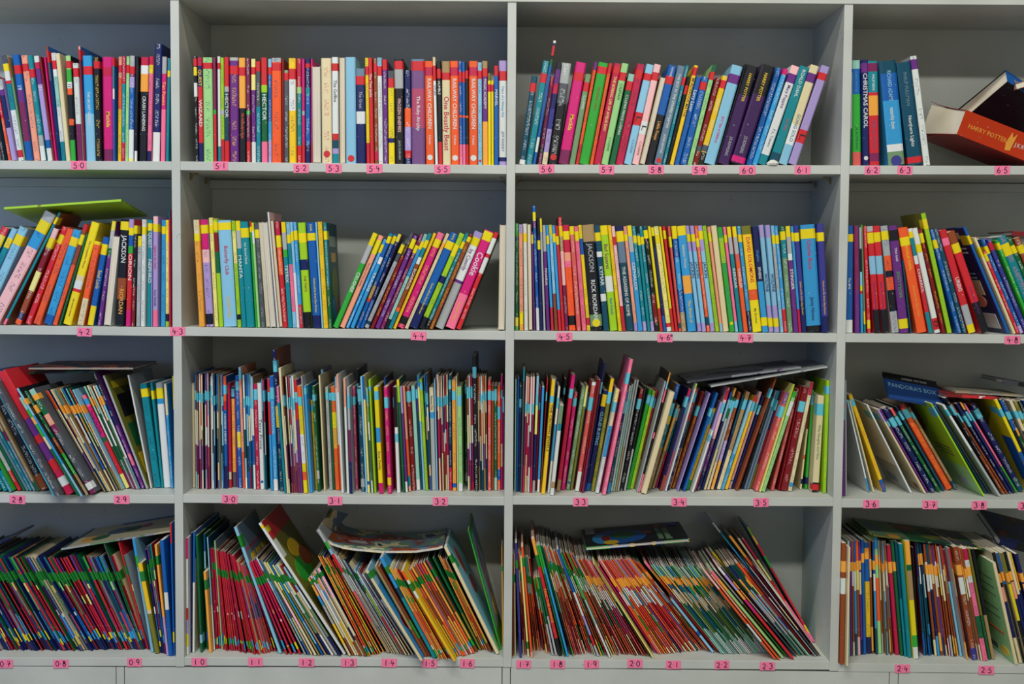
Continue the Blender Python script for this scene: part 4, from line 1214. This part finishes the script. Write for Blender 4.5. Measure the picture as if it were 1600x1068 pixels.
near_edge_book('picture_book', 'brown book with tan page edge lying on readers between tags two point eight and nine', 3, (42.7, 577.5), (209, 577.5), .055, .16, .0055, art_mat('brown_cover', ['bn', 'bk', 'bn', 'dr']), 0, spine=False)
near_edge_book('picture_book', 'dark backed booklet lying just under the brown one above tag two point eight', 3, (30, 584), (150, 582), .085, .14, .004, art_mat('dark_cover', ['bk', 'dn', 'bk', 'nb']), 0)
near_edge_book('picture_book', 'blue covered book lying on dark readers at the far end of the third shelf', 3, (-30, 585), (28, 580), .06, .15, .004, art_mat('blue_cover', ['bl', 'nb', 'bl', 'dt']), 0)
near_edge_book('magazine', 'lower of two pale magazines lying slanted across the third shelf readers', 3, (1111, 604.5), (1293, 574), .055, .17, .0032, art_mat('pale_magazine', ['gr', 'gr', 'wh', 'gr'], 8), 0, 'magazine')
near_edge_book('magazine', 'upper of two magazines lying slanted over the third shelf readers, grey patterned cover', 3, (1074, 598), (1252, 575.5), .07, .165, .0042, art_mat('grey_magazine', ['dg', 'dg', 'gr', 'mv'], 8), 0, 'magazine')
# blue myth book tipped forward on top
A, B = at_y(1388, 622, .07), at_y(1474, 638, .07)
ex = (B-A).normalized(); ey = Vector((-.30, .78, .50)); ey = (ey-ex*ey.dot(ex)).normalized(); ez = ex.cross(ey)
b = frame_book('picture_book', 'blue and black myth storybook tipped back on top of readers above tag three point seven', 'book', A, ex, ey, ez, (B-A).length, .088, .004, flat('deep_blue_cover', (.01, .06, .25)))
def flat_text(txt, size, x, y, z, code, parent, name='cover_lettering', sx=1):
    cu = bpy.data.curves.new(name, 'FONT'); cu.body = txt; cu.size = size; cu.extrude = .0001; cu.resolution_u = 2; cu.materials.append(ink_mat(code))
    o = text_mesh(name, cu, parent); o.location = (x, y, z); o.scale = (sx, 1, 1); return o
mesh_obj('title_band', box_v(0, (B-A).length, 0.064, .0882, .0039, .0042), BOXF, flat('black_band', LC['bk']), b)
flat_text("PANDORA'S BOX", .020, .005, .038, .0043, 'lb', b, sx=.62)
flat_text('GREEK MYTHS', .010, .036, .071, .0044, 'gr', b, sx=.8)
near_edge_book('picture_book', 'red spined picture book lying on readers above tag three point eight', 3, (1478, 619.5), (1561, 624), .06, .16, .005, art_mat('red_cover', ['rd', 'dr', 'rd', 'wh']), 0)
near_edge_book('picture_book', 'grey paged booklet lying flat above the yellow and blue workbook on third shelf', 3, (1492, 613), (1600, 620), .10, .12, .004, art_mat('grey_cover', ['gr', 'cm', 'gr', 'sg']), 0, spine=False)
near_edge_book('picture_book', 'black covered book topmost at the end of the third shelf', 3, (1566, 598), (1640, 612), .10, .12, .008, art_mat('black_cover', ['bk', 'dg', 'bk', 'nb']), 0)
near_edge_book('picture_book', 'maroon book lying on the paperbacks at the end of the second shelf', 2, (1581, 367.5), (1640, 371), .03, .13, .008, art_mat('maroon_cover', ['dr', 'dr', 'pl', 'dr']), 0)
near_edge_book('picture_book', 'cream booklet lying on paperbacks above tag four point eight', 2, (1516, 374), (1590, 377), .05, .12, .005, art_mat('cream_cover', ['cm', 'tn', 'cm', 'gr']), 0, spine=False)
near_edge_book('picture_book', 'large picture book with pale painted cover and blue rim lying above tag zero point nine', 4, (96, 859), (271, 830), .055, .185, .0035, art_mat('pale_painted_cover', ['gr', 'cm', 'gr', 'sg', 'gr', 'sl'], 12), 0)
near_edge_book('picture_book', 'teal backed picture book lying behind the slanted red and blue readers', 4, (-20, 858), (16, 842), .09, .13, .004, art_mat('teal_cover', ['dt', 'dt', 'nb', 'dt']), 0)
near_edge_book('picture_book', 'navy atlas with blue, green and yellow cover lying above tag two point zero', 4, (915, 859.5), (1078, 846), .055, .165, .0065, art_mat('atlas_cover', ['nb', 'nb', 'gn', 'bl', 'gy', 'nb', 'bk'], 14), 0, spine=False)
near_edge_book('picture_book', 'green and cream picture book lying flat over brown readers above tag two point four', 4, (1363.6, 837), (1557.5, 861.5), .05, .165, .003, art_mat('green_farm_cover', ['dn', 'cm', 'ol', 'dn', 'bk', 'sg'], 13), 0)
near_edge_book('picture_book', 'dark book lying at the end of the bottom shelf with reddish corner', 4, (1560, 852), (1640, 872), .08, .15, .012, art_mat('dark_red_cover', ['bk', 'nb', 'bk', 'dr']), -.25)

def top_prints(root, L, W, H, spec): prints(root, spec, lambda u, v, e: (.001+u*(L-.002), .001+v*(W-.002), H+e))
def last_named(lab): return [o for o in C.objects if o.get('label') == lab][0]
for lab, spec in (('navy atlas with blue, green and yellow cover lying above tag two point zero', 'R,0,0,1,1,bk+E,.08,.05,.62,.8,bl+E,.08,.1,.26,.62,sb+E,.26,.3,.52,.74,dn+E,.17,.22,.26,.52,dr+E,.18,.04,.33,.24,gy+E,.58,.44,.68,.62,bn+R,.72,.12,.77,.5,sg+R,.72,.56,.76,.74,sg+R,.79,.2,.84,.66,sg+R,.79,.1,.85,.16,sg+R,.72,.8,.78,.92,bn+E,.86,.78,.97,.95,vi+R,.03,.7,.12,.95,gr'),
                  ('green and cream picture book lying flat over brown readers above tag two point four', 'R,0,0,1,1,dn+R,0,0,.3,1,sg+E,.03,.2,.14,.8,sl+E,.3,.6,.5,.95,bn+E,.5,.45,.95,.9,bk+E,.45,.15,.8,.42,ol+E,.55,.05,.92,.3,dg+R,.13,0,.22,.14,lo+R,.86,.02,.97,.26,cm'),
                  ('large picture book with pale painted cover and blue rim lying above tag zero point nine', 'R,0,0,1,1,cm+R,0,0,.035,1,dt+R,.3,.9,1,1,bl+E,.1,.12,.3,.45,lo+E,.2,.14,.36,.4,dn+E,.28,.35,.5,.7,sl+E,.44,.4,.6,.66,dn+E,.58,.5,.68,.68,rs'),
                  ('blue and black myth storybook tipped back on top of readers above tag three point seven', '')):
    r_ = last_named(lab)
    if not spec: continue
    cv = [c for c in r_.children if c.name.startswith('cover')][0]
    xs = [v.co.x for v in cv.data.vertices]; ys = [v.co.y for v in cv.data.vertices]; zs = [v.co.z for v in cv.data.vertices]
    top_prints(r_, max(xs), max(ys), max(zs), spec)
# two thick fallen novels on the top shelf
def thick_novel(label, O, ex, ey, L, W, H, cover_code, spine_code, texts, fan):
    ex = Vector(ex).normalized(); ey = Vector(ey); ey = (ey-ex*ey.dot(ex)).normalized(); ez = ex.cross(ey)
    M = Matrix.Identity(4)
    for i in range(3): M[i][0], M[i][1], M[i][2], M[i][3] = ex[i], ey[i], ez[i], O[i]
    root = empty('thick_novel', label, 'book', None, M)
    # local: x along the spine, y from spine to fore edge, z thickness; a slack, curved page block
    N = 8; vs = []; fs = []
    prof = []
    for i in range(N+1):
        s = i/N; yy = W*s
        prof.append((yy, -fan[0]*s**1.3, H+fan[1]*s*s))
    def sheet(x0, x1, off0, off1, sel, name, mat, th):
        vs, fs = [], []
        for (yy, zl, zh) in prof:
            z = zl if sel == 0 else zh
            for x in (x0, x1):
                vs.append((x, yy, z)); vs.append((x, yy, z+th))
        for i in range(N):
            a, b = i*4, i*4+4
            fs += [(a, a+2, b+2, b), (a+1, b+1, b+3, a+3), (a, b, b+1, a+1), (a+2, a+3, b+3, b+2)]
        fs += [(0, 1, 3, 2), (N*4, N*4+2, N*4+3, N*4+1)]
        return vs, fs
    allv, allf, cc = [], [], []
    for sel, th in ((0, -.0009), (1, .0009)):
        v, f = sheet(0, L, 0, 0, sel, '', None, th); k = len(allv); allv += v; allf += [tuple(k+i for i in q) for q in f]
    k = len(allv); allv += box_v(0, L, -.0012, .0, -.001, H+.001); allf += [tuple(k+i for i in q) for q in BOXF]
    cols = [col(cover_code)]*(len(allf)-6)+[col(spine_code)]*6
    mesh_obj('cover', allv, allf, COVER, root, cols)
    v = []; f = []
    for (yy, zl, zh) in prof:
        for x in (.002, L-.002): v.append((x, min(yy, W-.003), zl*.45+.0002)); v.append((x, min(yy, W-.003), H+(zh-H)*.6-.0002))
    for i in range(N):
        a, b = i*4, i*4+4
        f += [(a, a+2, b+2, b), (a+1, b+1, b+3, a+3), (a, b, b+1, a+1), (a+2, a+3, b+3, b+2)]
    f += [(0, 1, 3, 2), (N*4, N*4+2, N*4+3, N*4+1)]
    mesh_obj('page_block', v, f, PAGES, root)
    for (txt, x, z, size, code) in texts:
        cu = bpy.data.curves.new('spine_lettering', 'FONT'); cu.body = txt; cu.size = size; cu.extrude = .0001; cu.resolution_u = 2; cu.materials.append(ink_mat(code))
        o = text_mesh('spine_lettering', cu, root)
        o.matrix_local = Matrix(((1, 0, 0, x), (0, 0, -1, -.0014), (0, 1, 0, z), (0, 0, 0, 1)))
    return root
O = at_y(1495, 209, .022)
fn = thick_novel('thick red and orange novel fallen on its side, swollen cream pages showing, top shelf', O, (.88, .26, -.27), (-.22, .86, .14), .196, .128, .046, 'dr', 'ro',
    [('HARRY POTTER', .016, .017, .0125, 'lo'), ('J.K.ROWLING', .125, .017, .011, 'wh')], (.015, .012))
k = mesh_obj('flame_emblem', [(0.108,-.0014,.004),(.119,-.0014,.006),(.123,-.0014,.040),(.116,-.0014,.030),(.111,-.0014,.040),(.105,-.0014,.018),(0.108,-.0017,.004),(.119,-.0017,.006),(.123,-.0017,.040),(.116,-.0017,.030),(.111,-.0017,.040),(.105,-.0017,.018)],
    [(0,1,2,3,4,5),(11,10,9,8,7,6)]+[(i,i+6,(i+1)%6+6,(i+1)%6) for i in range(6)], ink_mat('lo'), fn)
O = at_y(1574, 127, .075)
thick_novel('thick dark blue novel resting on top of the fallen red novel on the top shelf', O, (.74, .25, -.38), (-.80, .36, -.20), .196, .128, .034, 'bk', 'bl', [('HARRY POTTER', .02, .012, .012, 'lo')], (.004, .003))
near_edge_book('novel', 'brown paged book half hidden behind the thick blue novel', 1, (1588, 140), (1640, 124), .07, .12, .012, art_mat('dark_brown_cover', ['bk', 'bn', 'bk', 'dr']), 0, 'book', spine=False)

# the open picture book on the bottom shelf
prof = [at_y(p[0], p[1], .045) for p in [(494, 829), (499, 836), (507, 844), (520, 852), (537, 857), (556, 860), (600, 863.5), (650, 863), (684, 858), (692, 855)]]
root = empty('open_picture_book', 'picture book lying open on top of the orange spined readers, one leaf curling up', 'book', None, Matrix.Translation(prof[0]))
rel = [p-prof[0] for p in prof]
def ribbon(name, lo, hi, y0, y1, mat, lift=0):
    vs, fs = [], []
    n = len(rel)
    for i, p in enumerate(rel):
        t0 = rel[min(i+1, n-1)]-rel[max(i-1, 0)]; nrm = Vector((-t0.z, 0, t0.x)).normalized()
        up = lift*max(0, (3-i))/3
        for yy in (y0, y1):
            for h in (lo, hi):
                q = p+nrm*h; vs.append((q.x, yy, q.z+(up if yy == y1 else 0)))
    for i in range(n-1):
        a, b = i*4, i*4+4
        fs += [(a, b, b+2, a+2), (a+1, a+3, b+3, b+1), (a, a+1, b+1, b), (a+2, b+2, b+3, a+3)]
    e = (n-1)*4
    fs += [(0, 2, 3, 1), (e, e+1, e+3, e+2)]
    return mesh_obj(name, vs, fs, mat, root)
ribbon('page_block', .0009, .0042, .0, .165, PAGES, .012)
ribbon('cover', 0, .0009, -.001, .168, art_mat('open_book_back', ['wh', 'cm', 'gr', 'wh']), .012)
ribbon('open_leaf', .0042, .0050, .0, .166, art_mat('open_book_page', ['gr', 'dr', 'bn', 'sl', 'sg', 'cm', 'dt'], 16), .012)
# the leaf that stands up at its end
P0, P1 = at_y(494, 829, .05), at_y(520, 796, .12)
vs = []
for (p, dz) in ((P0, 0), (at_y(506, 811, .085), 0), (P1, 0)):
    for dx in (0, .001):
        vs.append((p.x+dx-prof[0].x, p.y-prof[0].y, p.z-prof[0].z)); vs.append((p.x+dx+.022-prof[0].x, p.y+.09-prof[0].y-.02, p.z-.022-prof[0].z))
fs = []
for i in range(2):
    a, b = i*4, i*4+4
    fs += [(a, b, b+1, a+1), (a+2, a+3, b+3, b+2), (a, a+2, b+2, b), (a+1, b+1, b+3, a+3)]
fs += [(0, 1, 3, 2), (8, 10, 11, 9)]
mesh_obj('raised_leaf', vs, fs, art_mat('raised_leaf_print', ['gr', 'sl', 'cm', 'ol'], 18), root)

# torn paper lump on the top shelf, beside tag six point one
P = at_y(1207, 258, .004); P.z = shelf_z(1, 2, P.x)
root = empty('torn_paper', 'small torn lump of white paper on top shelf, left of tag six point one', 'paper', None, Matrix.Translation(P))
vs, fs = [], []; N = 12
for j in range(4):
    for i in range(N):
        a = i/N*math.tau; r = (.0115, .0120, .0085, .003)[j]*random.uniform(.8, 1.15)
        vs.append((r*math.cos(a)*.95, r*math.sin(a)*.6, (.0003, .004, .0078, .0098)[j]+random.uniform(-.0008, .0008)*(j > 0)))
for j in range(3):
    for i in range(N): fs.append((j*N+i, j*N+(i+1) % N, (j+1)*N+(i+1) % N, (j+1)*N+i))
fs += [tuple(range(N))[::-1], tuple(range(3*N, 4*N))]
mesh_obj('paper_lump', vs, fs, flat('torn_white_paper', (.72, .71, .66), .9), root)

# ------------------------------------------------------------------ pink number tags
W10 = ['zero', 'one', 'two', 'three', 'four', 'five', 'six', 'seven', 'eight', 'nine']
TAGS = {1: [('5.0',123,258),('5.1',344.5,259),('5.2',470.5,263),('5.3',521.5,263),('5.4',585,263.5),('5.5',691,264.5),('5.6',854,264),('5.7',948,265),('5.8',1025,265),('5.9',1093,266),('6.0',1168,266),('6.1',1254,265.5),('6.2',1363,266),('6.3',1414,266),('6.5',1566,266)],
        2: [('4.2',132,518.5),('4.3',277.5,517.5),('4.4',654,524.5),('4.5',882,526),('4.6',1039,527.5),('4.7',1165,528),('4.8',1582,531)],
        3: [('2.8',27,780),('2.9',190,780),('3.0',359,779.5),('3.1',523.5,782),('3.2',688,783),('3.3',907,784),('3.4',1061,784),('3.5',1189,784.5),('3.6',1361,787),('3.7',1453,788),('3.8',1530,789),('3.9',1603,790)],
        4: [('0.7',8,1036.5),('0.8',95,1036.5),('0.9',210,1034),('1.0',311,1033.5),('1.1',399,1033.5),('1.2',479,1034.5),('1.3',545,1034.5),('1.4',608,1035),('1.5',671,1036),('1.6',730,1036),('1.7',818,1037),('1.8',871,1037),('1.9',924,1037),('2.0',992,1036),('2.1',1052,1038),('2.2',1128,1038),('2.3',1199,1040),('2.4',1410,1044),('2.5',1541,1046.5)]}
def words_of(s): a, b = s.split('.'); return f'{W10[int(a)]} point {W10[int(b)]}'
SHN = {1: 'top', 2: 'second', 3: 'third', 4: 'bottom'}
# pen strokes of hand-written digits in a unit cell
def arc(cx, cy, rx, ry, a0, a1, n=12): return [(cx+rx*math.cos(math.radians(a0+(a1-a0)*i/n)), cy+ry*math.sin(math.radians(a0+(a1-a0)*i/n))) for i in range(n+1)]
DG = {'0': [arc(.5,.5,.42,.48,90,450)], '1': [[(.55,1),(.5,.5),(.52,0)]], '2': [arc(.45,.72,.35,.27,160,-40)+[(.1,.03),(.5,.06),(.95,.02)]],
 '3': [arc(.42,.75,.38,.25,150,-80)+arc(.42,.25,.45,.27,80,-150)], '4': [[(.35,1),(.1,.42),(.95,.45)],[(.68,.7),(.62,-.05)]],
 '5': [[(.85,.98),(.3,.95),(.22,.58)]+arc(.42,.30,.42,.30,110,-150)], '6': [[(.65,1),(.3,.7),(.12,.35)]+arc(.48,.27,.36,.27,180,540)],
 '7': [[(.1,.95),(.85,.97),(.45,0)],[(.2,.5),(1.0,.5)]], '8': [arc(.5,.74,.28,.25,90,450)+arc(.5,.26,.36,.27,90,-270)], '9': [arc(.45,.70,.34,.28,0,360)+[(.79,.7),(.72,.3),(.6,-.02)]]}
def pen(strokes, w, name, parent, y):
    vs, fs = [], []
    for st in strokes:
        k = len(vs); n = len(st)
        for i, p in enumerate(st):
            a = Vector(st[max(0, i-1)]); b = Vector(st[min(n-1, i+1)]); d = (b-a)
            d = d.normalized() if d.length > 1e-9 else Vector((1, 0)); nn = Vector((-d.y, d.x))*w/2
            for yy in (y, y-.0001):
                vs.append((p[0]+nn.x, yy, p[1]+nn.y)); vs.append((p[0]-nn.x, yy, p[1]-nn.y))
        for i in range(n-1):
            a, b = k+i*4, k+i*4+4
            fs += [(a+2, b+2, b+3, a+3), (a, a+1, b+1, b), (a, b, b+2, a+2), (a+1, a+3, b+3, b+1)]
    mesh_obj(name, vs, fs, MARK, parent)
for row, lst in TAGS.items():
    for (tx, px, py) in lst:
        P = at_y(px, py, -.0002); w2 = .0142*random.uniform(.97, 1.05); h2 = .0084*random.uniform(.98, 1.04)
        tilt = {'5.6': 3, '5.4': 2, '2.2': 2.5, '1.2': 1, '3.2': 1}.get(tx, random.uniform(-1.5, 1.5))
        M = Matrix.Translation(P) @ Matrix.Rotation(math.radians(-tilt), 4, 'Y')
        e = empty('shelf_tag', f'pink paper tag handwritten {words_of(tx)} on the {SHN[row]} shelf edge', 'tag', 'pink number tags on the shelf edges', M)
        n = 6; top = [(w2*(-1+2*i/n), h2*random.uniform(.93, 1.02)) for i in range(n+1)]; bot = [(w2*(1-2*i/n), -h2*random.uniform(.93, 1.02)) for i in range(n+1)]
        pts = top+bot; N = len(pts)
        vs = [(x, 0.0, z) for x, z in pts]+[(x, -.00025, z) for x, z in pts]
        fs = [tuple(range(N)), tuple(range(2*N-1, N-1, -1))]+[(i, i+N, (i+1) % N+N, (i+1) % N) for i in range(N)]
        mesh_obj('paper', vs, fs, PINK, e)
        st = []
        cw, ch = .0072, .0102
        for (d, x0) in ((tx[0], -.0100), (tx[2], .0030)):
            jx, jz = random.uniform(-.0004, .0004), random.uniform(-.0006, .0006)
            if tx == '4.6' and d == '6': jz += .001
            for s_ in DG[d]: st.append([(x0+jx+u*cw*random.uniform(.995, 1.005), -ch/2+jz+v*ch) for u, v in s_])
        st.append([(-.0008, 0), (.0004, .0001)])
        if tx == '4.6': st.append([(.0122+a*.0014, .004+b*.0016) for a, b in arc(0, 0, 1, 1, 0, 360)])
        pen(st, .0017, 'number', e, -.00027)

# ------------------------------------------------------------------ labels of the standing books
ORD = ['', 'first', 'second', 'third', 'fourth', 'fifth', 'sixth', 'seventh', 'eighth', 'ninth', 'tenth', 'eleventh', 'twelfth', 'thirteenth', 'fourteenth', 'fifteenth', 'sixteenth', 'seventeenth', 'eighteenth', 'nineteenth', 'twentieth']
def ordn(n):
    if n <= 20: return ORD[n]
    if n < 30: return 'twenty-'+ORD[n-20]
    if n < 40: return ('thirty-'+ORD[n-30]) if n > 30 else 'thirtieth'
    return ('forty-'+ORD[n-40]) if n > 40 else 'fortieth'
for row in (1, 2, 3, 4):
    rk = {}
    for b in BOOKS:
        if b[0] != row: continue
        tg = min(TAGS[row], key=lambda q: abs(q[1]-b[1])); side = 'right' if b[1] >= tg[1] else 'left'
        rk.setdefault((tg[0], side), []).append(b)
    for (tg, side), bs_ in rk.items():
        tpx = [q[1] for q in TAGS[row] if q[0] == tg][0]
        bs_.sort(key=lambda b: abs(b[1]-tpx))
        for i, b in enumerate(bs_):
            loc = f'{ordn(i+1)} {side} of tag {words_of(tg)}'
            opts_ = [f'{b[3]} {b[5]}, {b[4]} tape, {loc}' if b[4] else '', f'{b[3]} {b[5]}, {loc}', f"{b[3].split(' and ')[0]} {b[5]}, {loc}"]
            b[2]['label'] = next(q for q in opts_ if q and len(q.replace('-', ' ').split()) <= 16)
print('BOOKS', len(BOOKS), {r: sum(1 for b in BOOKS if b[0] == r) for r in (1, 2, 3, 4)})
